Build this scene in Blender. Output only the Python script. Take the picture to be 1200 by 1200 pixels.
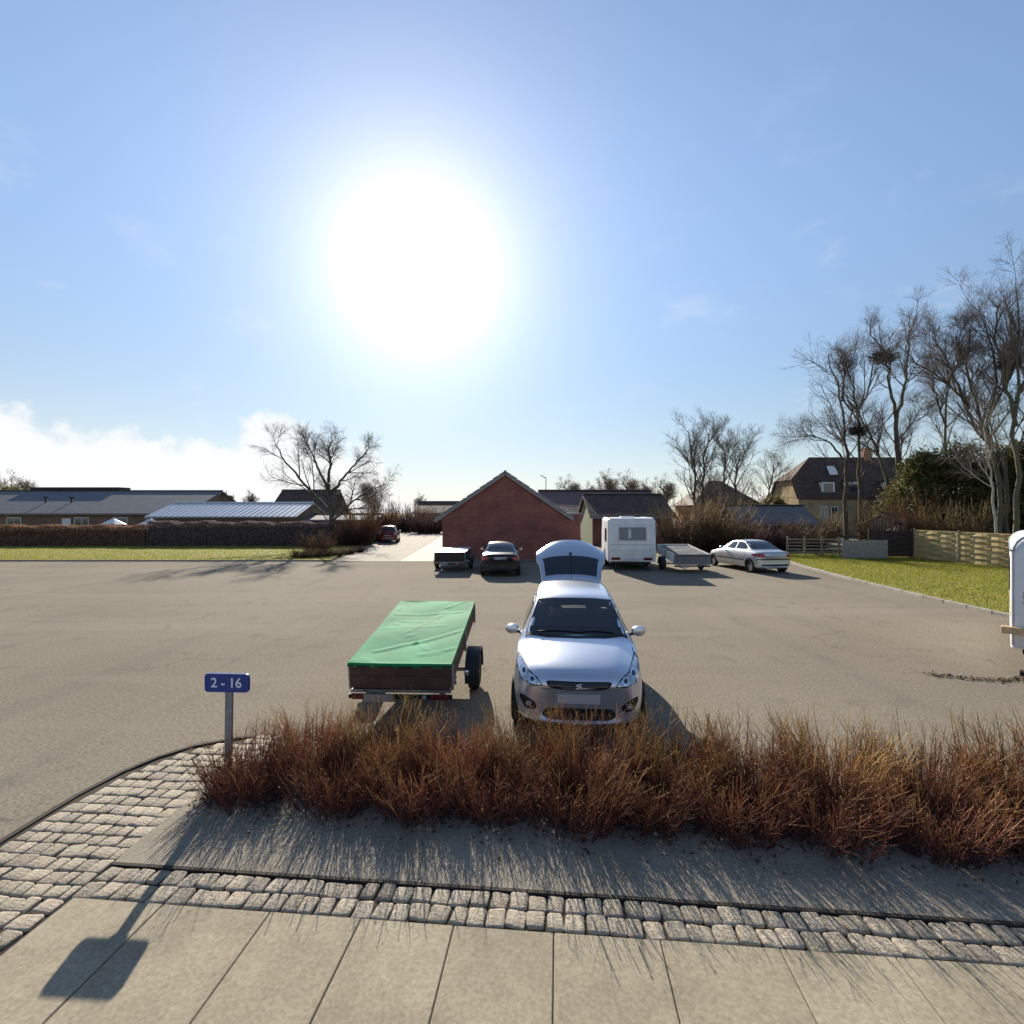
import bpy, bmesh, math, random
import numpy as np
from mathutils import Vector, Matrix
from mathutils.bvhtree import BVHTree

R = math.radians
scene = bpy.context.scene
for o in list(bpy.data.objects):
    bpy.data.objects.remove(o)
COL = scene.collection

# ------------------------------------------------------------------ camera
CAM_H = 2.75
cam_data = bpy.data.cameras.new('camera')
cam = bpy.data.objects.new('camera', cam_data)
COL.objects.link(cam)
cam.location = (0, 0, CAM_H)
cam.rotation_euler = (R(90), 0, 0)
cam_data.angle = R(90)
cam_data.clip_start = 0.05
cam_data.clip_end = 3000
scene.camera = cam

# ------------------------------------------------------------------ world, sun, exposure
SUN_AZ = -10.4      # degrees to the left of the view direction (+Y)
SUN_EL = 25.3
sd = Vector((math.sin(R(SUN_AZ)) * math.cos(R(SUN_EL)), math.cos(R(SUN_AZ)) * math.cos(R(SUN_EL)), math.sin(R(SUN_EL))))

class NT:
    """tiny node-tree writer"""
    def __init__(s, tree):
        s.t = tree; s.n = tree.nodes; s.l = tree.links
        s.n.clear()
    def add(s, typ, **kw):
        nd = s.n.new(typ)
        for k, v in kw.items():
            if k == 'inp':
                for kk, vv in v.items():
                    s.set(nd, kk, vv)
            else:
                setattr(nd, k, v)
        return nd
    def set(s, nd, key, v):
        sock = nd.inputs[key]
        if isinstance(v, bpy.types.NodeSocket):
            s.l.new(v, sock)
        elif isinstance(v, bpy.types.Node):
            s.l.new(v.outputs[0], sock)
        else:
            sock.default_value = v
    def math(s, op, a, b=None, c=None, clamp=False):
        nd = s.n.new('ShaderNodeMath'); nd.operation = op; nd.use_clamp = clamp
        s.set(nd, 0, a)
        if b is not None: s.set(nd, 1, b)
        if c is not None: s.set(nd, 2, c)
        return nd.outputs[0]
    def mix(s, fac, a, b, blend='MIX'):
        nd = s.n.new('ShaderNodeMix'); nd.data_type = 'RGBA'; nd.blend_type = blend
        s.set(nd, 0, fac); s.set(nd, 6, a); s.set(nd, 7, b)
        return nd.outputs[2]
    def ramp(s, fac, stops, interp='LINEAR'):
        nd = s.n.new('ShaderNodeValToRGB'); cr = nd.color_ramp; cr.interpolation = interp
        while len(cr.elements) < len(stops): cr.elements.new(0.5)
        for e, (p, c) in zip(cr.elements, stops):
            e.position = p
            e.color = c if len(c) == 4 else (*c, 1)
        s.set(nd, 0, fac)
        return nd.outputs[0]
    def noise(s, vec, scale, detail=4, rough=0.55, dist=0.0):
        nd = s.n.new('ShaderNodeTexNoise')
        if vec is not None: s.set(nd, 'Vector', vec)
        nd.inputs['Scale'].default_value = scale; nd.inputs['Detail'].default_value = detail
        nd.inputs['Roughness'].default_value = rough; nd.inputs['Distortion'].default_value = dist
        return nd.outputs[0]
    def smooth(s, x, lo, hi):
        nd = s.n.new('ShaderNodeMapRange'); nd.interpolation_type = 'SMOOTHSTEP'
        s.set(nd, 0, x); nd.inputs[1].default_value = lo; nd.inputs[2].default_value = hi
        return nd.outputs[0]

world = bpy.data.worlds.new('World')
scene.world = world
world.use_nodes = True
w = NT(world.node_tree)
sky = w.add('ShaderNodeTexSky', sky_type='NISHITA', sun_disc=False, sun_elevation=R(SUN_EL), sun_rotation=R(SUN_AZ),
            altitude=0, air_density=1.0, dust_density=0.0, ozone_density=2.0)
tc = w.add('ShaderNodeTexCoord')
D = tc.outputs['Generated']
dot = w.add('ShaderNodeVectorMath', operation='DOT_PRODUCT', inp={0: D, 1: tuple(sd)}).outputs['Value']
ang = w.math('ARCCOSINE', w.math('MINIMUM', dot, 0.99999))
SKY_STRENGTH = 0.10
def gauss(a0):
    q = w.math('DIVIDE', ang, R(a0)); q = w.math('MULTIPLY', q, q)
    return w.math('EXPONENT', w.math('MULTIPLY', q, -1.0))
core = w.math('MULTIPLY', w.math('EXPONENT', w.math('MULTIPLY', ang, -1.0 / R(5.0))), 6.4)
halo = w.math('MULTIPLY', gauss(13.0), 0.9)
wide = w.math('MULTIPLY', w.math('EXPONENT', w.math('MULTIPLY', ang, -1.0 / R(22.0))), 1.0)
aur = w.math('ADD', w.math('ADD', core, halo), wide)
sep = w.add('ShaderNodeSeparateXYZ', inp={0: D})
X, Y, Z = sep.outputs
# thin milky air near the horizon and low cumulus banks
hor = w.math('EXPONENT', w.math('MULTIPLY', w.math('MAXIMUM', Z, 0.0), -9.0))
sidew = w.smooth(X, 0.75, -0.45)
n1 = w.noise(w.add('ShaderNodeVectorMath', operation='ADD', inp={0: D, 1: (3.1, 0.0, 1.7)}).outputs[0], 8.5, 7, 0.58)
n2 = w.noise(D, 2.1, 2, 0.5)
# height of the cumulus tops above the horizon: higher on the left side of the sky, billowy
puff = w.math('DIVIDE', w.math('ADD', X, 0.41), 0.06)
puff = w.math('EXPONENT', w.math('MULTIPLY', w.math('MULTIPLY', puff, puff), -1.0))
az_h = w.math('ADD', 0.012, w.math('ADD', w.math('MULTIPLY', puff, 0.035), w.math('MULTIPLY', w.smooth(X, -0.17, -0.33), 0.118)))
ctop = w.math('ADD', az_h, w.math('MULTIPLY', w.math('SUBTRACT', n1, 0.5), 0.26))
bank = w.smooth(w.math('SUBTRACT', ctop, Z), -0.012, 0.022)
wisp_n = w.noise(w.add('ShaderNodeVectorMath', operation='MULTIPLY', inp={0: D, 1: (6.0, 6.0, 13.0)}).outputs[0], 1.0, 6, 0.62)
wisp = w.math('MULTIPLY', w.smooth(wisp_n, 0.52, 0.80), w.smooth(Z, 0.75, 0.10))
base = w.add('ShaderNodeVectorMath', operation='SCALE', inp={0: sky.outputs[0], 'Scale': w.math('MULTIPLY_ADD', w.smooth(Z, -0.05, 0.62), 0.50, 0.36)}).outputs[0]
comb = w.add('ShaderNodeCombineColor', inp={0: w.math('MULTIPLY', aur, 1.24), 1: w.math('MULTIPLY', aur, 1.02), 2: w.math('MULTIPLY', aur, 0.74)}).outputs[0]
c1 = w.mix(1.0, base, comb, 'ADD')
c1 = w.mix(w.math('MULTIPLY', hor, w.math('MULTIPLY_ADD', sidew, 0.60, 0.36)), c1, (4.75, 4.75, 4.9, 1))
c1 = w.mix(w.math('MULTIPLY', wisp, 0.35), c1, (4.6, 4.6, 4.7, 1))
c1 = w.mix(w.math('MULTIPLY', bank, 0.86), c1, (4.9, 4.9, 4.9, 1))
bg = w.add('ShaderNodeBackground', inp={'Color': c1, 'Strength': SKY_STRENGTH})
w.add('ShaderNodeOutputWorld', inp={'Surface': bg.outputs[0]})

sun_data = bpy.data.lights.new('sun', 'SUN')
sun_data.energy = 5.0
sun_data.angle = R(0.53)
sun_data.color = (1.0, 0.90, 0.75)
sun = bpy.data.objects.new('sun', sun_data)
COL.objects.link(sun)
sun.rotation_euler = sd.to_track_quat('Z', 'Y').to_euler()
sun.location = (0, 0, 60)

scene.view_settings.view_transform = 'Standard'
scene.view_settings.look = 'None'
scene.view_settings.gamma = 1
scene.view_settings.use_curve_mapping = False
scene.view_settings.exposure = 1.06
scene.render.engine = 'CYCLES'
scene.cycles.max_bounces = 6
scene.cycles.transparent_max_bounces = 16
scene.cycles.sample_clamp_indirect = 6

# ------------------------------------------------------------------ helpers
def W(u, v, d):
    """a point seen at photo pixel (u, v) standing d metres in front of the camera"""
    return Vector(((u - 600) / 600 * d, d, CAM_H - (v - 600) / 600 * d))

def tag(o, label=None, cat=None, group=None, kind=None):
    if label: o['label'] = label
    if cat: o['category'] = cat
    if group: o['group'] = group
    if kind: o['kind'] = kind
    return o

def link(name, me, parent=None, loc=None):
    o = bpy.data.objects.new(name, me)
    COL.objects.link(o)
    if parent is not None: o.parent = parent
    if loc is not None: o.location = loc
    return o

def empty(name, loc=(0, 0, 0), rz=0.0, label=None, cat=None, group=None):
    o = bpy.data.objects.new(name, None)
    COL.objects.link(o)
    o.location = loc; o.rotation_euler = (0, 0, rz)
    o.empty_display_size = 0.2
    return tag(o, label, cat, group)

CHILDREN = {}
def copy_tree(o, parent=None):
    kids = [c for c in bpy.data.objects if c.parent == o]
    c = o.copy(); COL.objects.link(c)
    if parent is not None: c.parent = parent
    for k in kids: copy_tree(k, c)
    return c

def mesh_np(name, V, F, mat=None, smooth=False, attr=None):
    V = np.asarray(V, dtype=np.float32).reshape(-1, 3); F = np.asarray(F, dtype=np.int32)
    me = bpy.data.meshes.new(name)
    me.vertices.add(len(V)); me.vertices.foreach_set('co', V.ravel())
    nf, k = F.shape
    me.loops.add(nf * k); me.loops.foreach_set('vertex_index', F.ravel())
    me.polygons.add(nf); me.polygons.foreach_set('loop_start', np.arange(0, nf * k, k, dtype=np.int32))
    if smooth: me.polygons.foreach_set('use_smooth', np.ones(nf, dtype=bool))
    if attr is not None:
        a = me.color_attributes.new('tone', 'FLOAT_COLOR', 'POINT')
        c = np.ones((len(V), 4), dtype=np.float32); c[:, :3] = attr
        a.data.foreach_set('color', c.ravel())
    me.update(calc_edges=True)
    me.validate()
    if mat: me.materials.append(mat)
    return me

class MB:
    def __init__(s): s.v = []; s.f = []; s.m = []; s.mi = 0
    def box(s, x0, x1, y0, y1, z0, z1):
        b = len(s.v)
        s.v += [(x0, y0, z0), (x1, y0, z0), (x1, y1, z0), (x0, y1, z0), (x0, y0, z1), (x1, y0, z1), (x1, y1, z1), (x0, y1, z1)]
        for q in ((0, 3, 2, 1), (4, 5, 6, 7), (0, 1, 5, 4), (1, 2, 6, 5), (2, 3, 7, 6), (3, 0, 4, 7)):
            s.f.append(tuple(b + i for i in q)); s.m.append(s.mi)
        return s
    def hexa(s, pts):
        b = len(s.v); s.v += [tuple(p) for p in pts]
        for q in ((0, 3, 2, 1), (4, 5, 6, 7), (0, 1, 5, 4), (1, 2, 6, 5), (2, 3, 7, 6), (3, 0, 4, 7)):
            s.f.append(tuple(b + i for i in q)); s.m.append(s.mi)
        return s
    def bar(s, a, b_, w_, h_, up=(0, 0, 1)):
        a = Vector(a); b_ = Vector(b_); d = (b_ - a).normalized(); upv = Vector(up)
        sx = d.cross(upv)
        if sx.length < 1e-4: sx = d.cross(Vector((1, 0, 0)))
        sx.normalize(); uz = sx.cross(d).normalized()
        sx *= w_ / 2; uz *= h_ / 2
        return s.hexa([a - sx - uz, a + sx - uz, b_ + sx - uz, b_ - sx - uz, a - sx + uz, a + sx + uz, b_ + sx + uz, b_ - sx + uz])
    def tube(s, pts, rad, k=8, cap=True):
        pts = [Vector(p) for p in pts]; n = len(pts)
        if not hasattr(rad, '__len__'): rad = [rad] * n
        b = len(s.v)
        t0 = (pts[1] - pts[0]).normalized()
        u = t0.cross(Vector((0, 0, 1)))
        if u.length < 1e-3: u = t0.cross(Vector((1, 0, 0)))
        u.normalize()
        for i, p in enumerate(pts):
            t = (pts[min(i + 1, n - 1)] - pts[max(i - 1, 0)]).normalized()
            u = (u - t * u.dot(t)).normalized(); v = t.cross(u)
            for j in range(k):
                a = 2 * math.pi * j / k
                s.v.append(tuple(p + (u * math.cos(a) + v * math.sin(a)) * rad[i]))
        for i in range(n - 1):
            for j in range(k):
                s.f.append((b + i * k + j, b + i * k + (j + 1) % k, b + (i + 1) * k + (j + 1) % k, b + (i + 1) * k + j)); s.m.append(s.mi)
        if cap:
            s.f.append(tuple(b + j for j in reversed(range(k)))); s.m.append(s.mi)
            s.f.append(tuple(b + (n - 1) * k + j for j in range(k))); s.m.append(s.mi)
        return s
    def lathe(s, prof, axis='x', c=(0, 0, 0), k=24):
        """prof: list of (r, h) swept round the axis"""
        b = len(s.v); n = len(prof)
        for r, h in prof:
            for j in range(k):
                a = 2 * math.pi * j / k; p = r * math.cos(a); q = r * math.sin(a)
                s.v.append((c[0] + h, c[1] + p, c[2] + q) if axis == 'x' else ((c[0] + p, c[1] + h, c[2] + q) if axis == 'y' else (c[0] + p, c[1] + q, c[2] + h)))
        for i in range(n - 1):
            for j in range(k):
                s.f.append((b + i * k + j, b + i * k + (j + 1) % k, b + (i + 1) * k + (j + 1) % k, b + (i + 1) * k + j)); s.m.append(s.mi)
        s.f.append(tuple(b + j for j in reversed(range(k)))); s.m.append(s.mi)
        s.f.append(tuple(b + (n - 1) * k + j for j in range(k))); s.m.append(s.mi)
        return s
    def poly(s, pts):
        b = len(s.v); s.v += [tuple(p) for p in pts]; s.f.append(tuple(range(b, b + len(pts)))); s.m.append(s.mi); return s
    def slab(s, pts2, z0, z1):
        """prism from a 2-D outline (counter-clockwise)"""
        n = len(pts2); b = len(s.v)
        s.v += [(p[0], p[1], z0) for p in pts2] + [(p[0], p[1], z1) for p in pts2]
        s.f.append(tuple(b + i for i in reversed(range(n)))); s.m.append(s.mi)
        s.f.append(tuple(b + n + i for i in range(n))); s.m.append(s.mi)
        for i in range(n):
            j = (i + 1) % n
            s.f.append((b + i, b + j, b + n + j, b + n + i)); s.m.append(s.mi)
        return s
    def mesh(s, name, mats, smooth=False, bevel=0, segs=2):
        me = bpy.data.meshes.new(name)
        me.from_pydata(s.v, [], s.f)
        if not isinstance(mats, (list, tuple)): mats = [mats]
        for m in mats: me.materials.append(m)
        bm = bmesh.new(); bm.from_mesh(me)
        for f, mi in zip(bm.faces, s.m): f.material_index = mi
        bmesh.ops.recalc_face_normals(bm, faces=bm.faces)
        if bevel:
            es = [e for e in bm.edges if len(e.link_faces) == 2 and e.calc_face_angle(0) > 0.5]
            bmesh.ops.bevel(bm, geom=es, offset=bevel, segments=segs, profile=0.6, affect='EDGES', clamp_overlap=True)
        if smooth:
            for f in bm.faces: f.smooth = True
            for e in bm.edges:
                if len(e.link_faces) == 2 and e.calc_face_angle(0) > 0.7: e.smooth = False
        bm.to_mesh(me); bm.free()
        return me
    def build(s, name, mats, parent=None, smooth=False, bevel=0, segs=2, loc=None):
        return link(name, s.mesh(name, mats, smooth, bevel, segs), parent, loc)

def evaluated_mesh(o):
    dg = bpy.context.evaluated_depsgraph_get()
    dg.update()
    me = bpy.data.meshes.new_from_object(o.evaluated_get(dg))
    return me

# ------------------------------------------------------------------ materials
MATS = {}
def mat(name, col, rough=0.6, metal=0.0, var=0.0, scale=8.0, bump=0.0, bscale=60.0, objrand=0.0, spec=0.22, coat=0.0, stops=None, trans=0.0, detail=5, emis=None, stretch=None, stain=0.0, world=False):
    if name in MATS: return MATS[name]
    m = bpy.data.materials.new(name); m.use_nodes = True
    t = NT(m.node_tree)
    p = t.add('ShaderNodeBsdfPrincipled')
    p.inputs['Roughness'].default_value = rough; p.inputs['Metallic'].default_value = metal
    p.inputs['Specular IOR Level'].default_value = spec; p.inputs['Coat Weight'].default_value = coat
    p.inputs['Coat Roughness'].default_value = 0.06
    tcd = t.add('ShaderNodeTexCoord'); vec = tcd.outputs['Object']
    if world: vec = t.add('ShaderNodeNewGeometry').outputs['Position']
    if stretch:
        vec = t.add('ShaderNodeVectorMath', operation='MULTIPLY', inp={0: vec, 1: stretch}).outputs[0]
    c = (*col, 1)
    if stops:
        c = t.ramp(t.noise(vec, scale, detail, 0.6), stops)
    elif var:
        n = t.noise(vec, scale, detail, 0.6)
        lo = tuple(max(0, x * (1 - var)) for x in col); hi = tuple(min(1, x * (1 + var)) for x in col)
        c = t.ramp(n, [(0.3, lo), (0.7, hi)])
    if stain:
        c = t.mix(1.0, c, t.ramp(t.noise(vec, 1.7, 6, 0.65), [(0.30, (1 - stain,) * 3), (0.55, (1, 1, 1)), (0.75, (1 + stain * .35,) * 3)]), 'MULTIPLY')
    if objrand:
        oi = t.add('ShaderNodeObjectInfo')
        f = t.math('MULTIPLY_ADD', oi.outputs['Random'], 2 * objrand, 1 - objrand)
        hs = t.add('ShaderNodeHueSaturation', inp={'Value': f, 'Color': c, 'Hue': t.math('MULTIPLY_ADD', t.math('FRACT', t.math('MULTIPLY', oi.outputs['Random'], 7.31)), 0.06 * objrand, 0.5 - 0.03 * objrand)})
        c = hs.outputs[0]
    t.set(p, 'Base Color', c)
    if bump:
        b = t.add('ShaderNodeBump', inp={'Strength': bump, 'Distance': 0.01, 'Height': t.noise(vec, bscale, 6, 0.6)})
        t.set(p, 'Normal', b.outputs[0])
    out = t.add('ShaderNodeOutputMaterial')
    if trans:
        tr = t.add('ShaderNodeBsdfTranslucent', inp={'Color': c})
        ms = t.add('ShaderNodeMixShader', inp={0: trans, 1: p.outputs[0], 2: tr.outputs[0]})
        t.set(out, 'Surface', ms.outputs[0])
    else:
        t.set(out, 'Surface', p.outputs[0])
    MATS[name] = m
    return m

def glass_mat(name, tint, base=0.12, rough=0.02):
    """thin tinted pane: mirror reflection by Fresnel, otherwise tinted see-through"""
    if name in MATS: return MATS[name]
    m = bpy.data.materials.new(name); m.use_nodes = True
    t = NT(m.node_tree)
    fr = t.add('ShaderNodeFresnel', inp={'IOR': 1.6})
    tr = t.add('ShaderNodeBsdfTransparent', inp={'Color': (*tint, 1)})
    gl = t.add('ShaderNodeBsdfGlossy', inp={'Color': (1, 1, 1, 1), 'Roughness': rough})
    f = t.math('ADD', fr.outputs[0], base)
    ms = t.add('ShaderNodeMixShader', inp={0: f, 1: tr.outputs[0], 2: gl.outputs[0]})
    t.add('ShaderNodeOutputMaterial', inp={'Surface': ms.outputs[0]})
    MATS[name] = m
    return m

def tone_mat(name, rough=0.7, trans=0.0, gain=1.0):
    """colour from the mesh's own per-vertex bark / leaf tones"""
    if name in MATS: return MATS[name]
    m = bpy.data.materials.new(name); m.use_nodes = True
    t = NT(m.node_tree)
    a = t.add('ShaderNodeVertexColor', layer_name='tone')
    oi = t.add('ShaderNodeObjectInfo')
    hs = t.add('ShaderNodeHueSaturation', inp={'Value': t.math('MULTIPLY_ADD', oi.outputs['Random'], 0.3 * gain, 0.85 * gain), 'Color': a.outputs[0]})
    p = t.add('ShaderNodeBsdfPrincipled', inp={'Base Color': hs.outputs[0], 'Roughness': rough, 'Specular IOR Level': 0.2})
    out = t.add('ShaderNodeOutputMaterial')
    if trans:
        tr = t.add('ShaderNodeBsdfTranslucent', inp={'Color': hs.outputs[0]})
        ms = t.add('ShaderNodeMixShader', inp={0: trans, 1: p.outputs[0], 2: tr.outputs[0]})
        t.set(out, 'Surface', ms.outputs[0])
    else:
        t.set(out, 'Surface', p.outputs[0])
    MATS[name] = m
    return m
# ------------------------------------------------------------------ ground materials
def asphalt_mat():
    m = bpy.data.materials.new('worn_asphalt'); m.use_nodes = True
    t = NT(m.node_tree)
    v = t.add('ShaderNodeTexCoord').outputs['Object']
    big = t.noise(v, 0.16, 4, 0.55); mid = t.noise(v, 1.3, 5, 0.65); fine = t.noise(v, 26, 5, 0.8)
    st = t.add('ShaderNodeVectorMath', operation='MULTIPLY', inp={0: v, 1: (0.25, 1.6, 1)}).outputs[0]
    drag = t.noise(st, 0.55, 5, 0.6)
    c = t.ramp(big, [(0.30, (0.164, 0.143, 0.113)), (0.52, (0.193, 0.169, 0.134)), (0.72, (0.212, 0.187, 0.150))])
    c = t.mix(t.math('MULTIPLY', t.smooth(mid, 0.52, 0.74), 0.6), c, (0.128, 0.112, 0.093, 1))
    c = t.mix(t.math('MULTIPLY', t.smooth(drag, 0.54, 0.72), 0.18), c, (0.122, 0.108, 0.090, 1))
    agg = t.ramp(fine, [(0.34, (0.48, 0.48, 0.49)), (0.5, (1, 1, 1)), (0.66, (1.55, 1.52, 1.46))])
    c = t.mix(0.8, c, agg, 'MULTIPLY')
    # faint lanes polished by tyres, and a few relaid strips
    ts = t.add('ShaderNodeVectorMath', operation='MULTIPLY', inp={0: v, 1: (0.9, 0.06, 1)}).outputs[0]
    c = t.mix(t.math('MULTIPLY', t.smooth(t.noise(ts, 1.0, 3, 0.5), 0.54, 0.66), 0.22), c, (0.118, 0.108, 0.094, 1))
    tl = t.add('ShaderNodeVectorMath', operation='MULTIPLY', inp={0: v, 1: (0.05, 0.55, 1)}).outputs[0]
    c = t.mix(t.math('MULTIPLY', t.smooth(t.noise(tl, 1.0, 4, 0.6), 0.55, 0.63), 0.25), c, (0.235, 0.208, 0.168, 1))
    # oil and rubber marks in the bays
    blot = t.noise(v, 0.75, 3, 0.5)
    c = t.mix(t.math('MULTIPLY', t.smooth(blot, 0.68, 0.78), 0.45), c, (0.075, 0.068, 0.060, 1))
    # hair cracks
    vo = t.add('ShaderNodeTexVoronoi', feature='DISTANCE_TO_EDGE', inp={'Scale': 0.22})
    nz = t.add('ShaderNodeTexNoise', inp={'Vector': v, 'Scale': 0.9, 'Detail': 6.0})
    wv = t.add('ShaderNodeVectorMath', operation='ADD', inp={0: v, 1: t.add('ShaderNodeVectorMath', operation='SCALE', inp={0: nz.outputs['Color'], 'Scale': 2.2}).outputs[0]}).outputs[0]
    t.set(vo, 'Vector', wv)
    cr = t.math('MULTIPLY', t.smooth(vo.outputs['Distance'], 0.006, 0.001), t.smooth(t.noise(v, 0.21, 3, 0.5), 0.44, 0.56))
    c = t.mix(t.math('MULTIPLY', cr, 0.5), c, (0.05, 0.045, 0.04, 1))
    p = t.add('ShaderNodeBsdfPrincipled', inp={'Base Color': c, 'Roughness': 1.0, 'Specular IOR Level': 0.06})
    b = t.add('ShaderNodeBump', inp={'Strength': 0.55, 'Distance': 0.006, 'Height': t.noise(v, 75, 4, 0.7)})
    t.set(p, 'Normal', b.outputs[0])
    t.add('ShaderNodeOutputMaterial', inp={'Surface': p.outputs[0]})
    return m
M_ASPH = asphalt_mat()
M_DRIVE = mat('bleached_asphalt', (0.22, 0.20, 0.165), 0.9, var=0.18, scale=1.2, bump=0.4)
M_PALE = mat('pale_paving', (0.34, 0.305, 0.24), 0.85, var=0.15, scale=2.0, bump=0.3)
M_EARTH = mat('garden_soil', (0.10, 0.08, 0.055), 0.95, stops=[(0.3, (0.075, 0.06, 0.04)), (0.6, (0.11, 0.10, 0.05)), (0.75, (0.13, 0.12, 0.07))], scale=0.6)
M_TURF = mat('lawn_turf', (0.15, 0.15, 0.04), 0.95, stops=[(0.30, (0.12, 0.135, 0.022)), (0.48, (0.185, 0.185, 0.032)), (0.60, (0.22, 0.19, 0.055)), (0.74, (0.20, 0.155, 0.075))], scale=0.7, bump=0.6, bscale=30)
M_SLAB = mat('concrete_slab', (0.25, 0.215, 0.165), 0.85, stops=[(0.25, (0.20, 0.172, 0.120)), (0.5, (0.275, 0.238, 0.172)), (0.75, (0.35, 0.306, 0.232))], scale=38, stain=0.30, world=True, bump=0.28, bscale=260, objrand=0.05, detail=8)
M_GRIT = mat('grit_bed', (0.23, 0.195, 0.15), 0.95, stops=[(0.3, (0.18, 0.158, 0.124)), (0.52, (0.245, 0.217, 0.172)), (0.75, (0.31, 0.276, 0.222))], scale=30, stain=0.28, world=True, bump=0.45, bscale=160, detail=8)
M_JOINT = mat('sand_joint', (0.040, 0.033, 0.025), 0.95, var=0.3, scale=14)
M_SETT = mat('granite_sett', (0.32, 0.29, 0.25), 0.75, stops=[(0.30, (0.195, 0.165, 0.125)), (0.5, (0.30, 0.258, 0.20)), (0.70, (0.385, 0.335, 0.265))], scale=2.6, bump=1.0, bscale=7, objrand=0.20, detail=9)
M_KERB = mat('kerb_concrete', (0.26, 0.24, 0.21), 0.85, var=0.2, scale=5, bump=0.4, objrand=0.08)
M_EDGE = mat('dark_edge', (0.04, 0.035, 0.03), 0.9, var=0.25, scale=10)

# ------------------------------------------------------------------ ground, asphalt, driveway, lawns
g = MB(); g.poly([(-900, -60, -0.03), (900, -60, -0.03), (900, 1500, -0.03), (-900, 1500, -0.03)])
tag(g.build('ground', M_EARTH), 'bare garden soil and rough ground behind the parking area', 'ground', kind='structure')
a = MB(); a.poly([(-75, -30, 0), (40, -30, 0), (40, 28.4, 0), (-75, 28.4, 0)]); a.poly([(-4.2, 28.4, 0), (14.5, 28.4, 0), (14.5, 31.0, 0), (-4.2, 31.0, 0)])
tag(a.build('parking_asphalt', M_ASPH), 'worn grey-brown asphalt of the parking area', 'road', kind='structure')
dr = MB(); dr.poly([(-9.9, 28.4, 0.004), (-6.2, 28.4, 0.004), (-8.5, 62, 0.004), (-13.5, 130, 0.004), (-23, 130, 0.004), (-12.3, 46, 0.004)])
tag(dr.build('driveway', M_DRIVE), 'sun-bleached driveway running back past the brick garage', 'road', kind='structure')
pp = MB(); pp.poly([(-6.2, 28.4, 0.006), (-4.2, 28.4, 0.006), (-4.2, 46, 0.006), (-8.4, 62, 0.006)])
tag(pp.build('side_path', M_PALE), 'pale paved strip beside the brick garage', 'path', kind='structure')

L_LAWN = [(-75, 28.65), (-11.3, 28.65), (-10.2, 28.9), (-12.5, 40.6), (-75, 40.6)]
lw = MB(); lw.slab(L_LAWN, -0.02, 0.05)
tag(lw.build('lawn_strip', M_TURF), 'narrow sunlit lawn strip in front of the hedge', 'lawn', kind='structure')
R_KERB = [(12.75, 6.0), (12.85, 10.0), (12.95, 13.75), (13.15, 16.3), (13.6, 20.4), (14.45, 25.4), (15.6, 30.0)]
R_LAWN = [(p[0] + 0.12, p[1]) for p in R_KERB] + [(16.4, 32.6), (27, 32.6), (27, 6)]
lw2 = MB(); lw2.slab(list(reversed(R_LAWN)), -0.02, 0.07)
tag(lw2.build('lawn', M_TURF), 'sunlit lawn between the parking area and the woven fence', 'lawn', kind='structure')

def blades(name, n, sampler, h, seed, label):
    rg = np.random.default_rng(seed)
    P = sampler(rg, n)
    a_ = rg.uniform(0, 2 * np.pi, n); hh = h * rg.uniform(0.4, 1.15, n); wd = 0.008 + 0.012 * rg.random(n)
    le = rg.normal(0, 0.5, (n, 2)) * hh[:, None]
    V = np.zeros((n, 3, 3)); V[:, 0] = P; V[:, 1] = P; V[:, 2] = P
    V[:, 0, 0] += np.cos(a_) * wd; V[:, 0, 1] += np.sin(a_) * wd
    V[:, 1, 0] -= np.cos(a_) * wd; V[:, 1, 1] -= np.sin(a_) * wd
    V[:, 2, :2] += le; V[:, 2, 2] += hh
    F = np.arange(n * 3).reshape(n, 3)
    g_ = rg.random(n)[:, None]
    col = np.array([0.150, 0.185, 0.022]) * (1 - g_) + np.array([0.29, 0.255, 0.055]) * g_
    o = link(name, mesh_np(name, V, F, tone_mat('grass_blades', 0.9, 0.5), attr=np.repeat(col, 3, 0)))
    return tag(o, label, 'grass', kind='stuff')

def in_left(rg, n):
    x = -rg.uniform(10.6, 46, n); y = 28.72 + (40.4 - 28.72) * rg.random(n) ** 1.3
    x = np.where(x > -10.4 - (y - 28.7) * 0.2, x - 2.5, x)
    return np.stack([x, y, np.full(n, 0.05)], 1)
blades('grass', 45000, in_left, 0.07, 1, 'short grass growing on the lawn strip by the hedge')
kx = np.array([p[0] for p in R_KERB] + [16.4]); ky = np.array([p[1] for p in R_KERB] + [32.6])
def in_right(rg, n):
    y = rg.uniform(8, 32.4, n); x0 = np.interp(y, ky, kx) + 0.16
    x = x0 + (24.5 - x0) * rg.random(n)
    return np.stack([x, y, np.full(n, 0.07)], 1)
blades('grass', 70000, in_right, 0.075, 2, 'short grass growing on the lawn by the woven fence')

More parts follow.
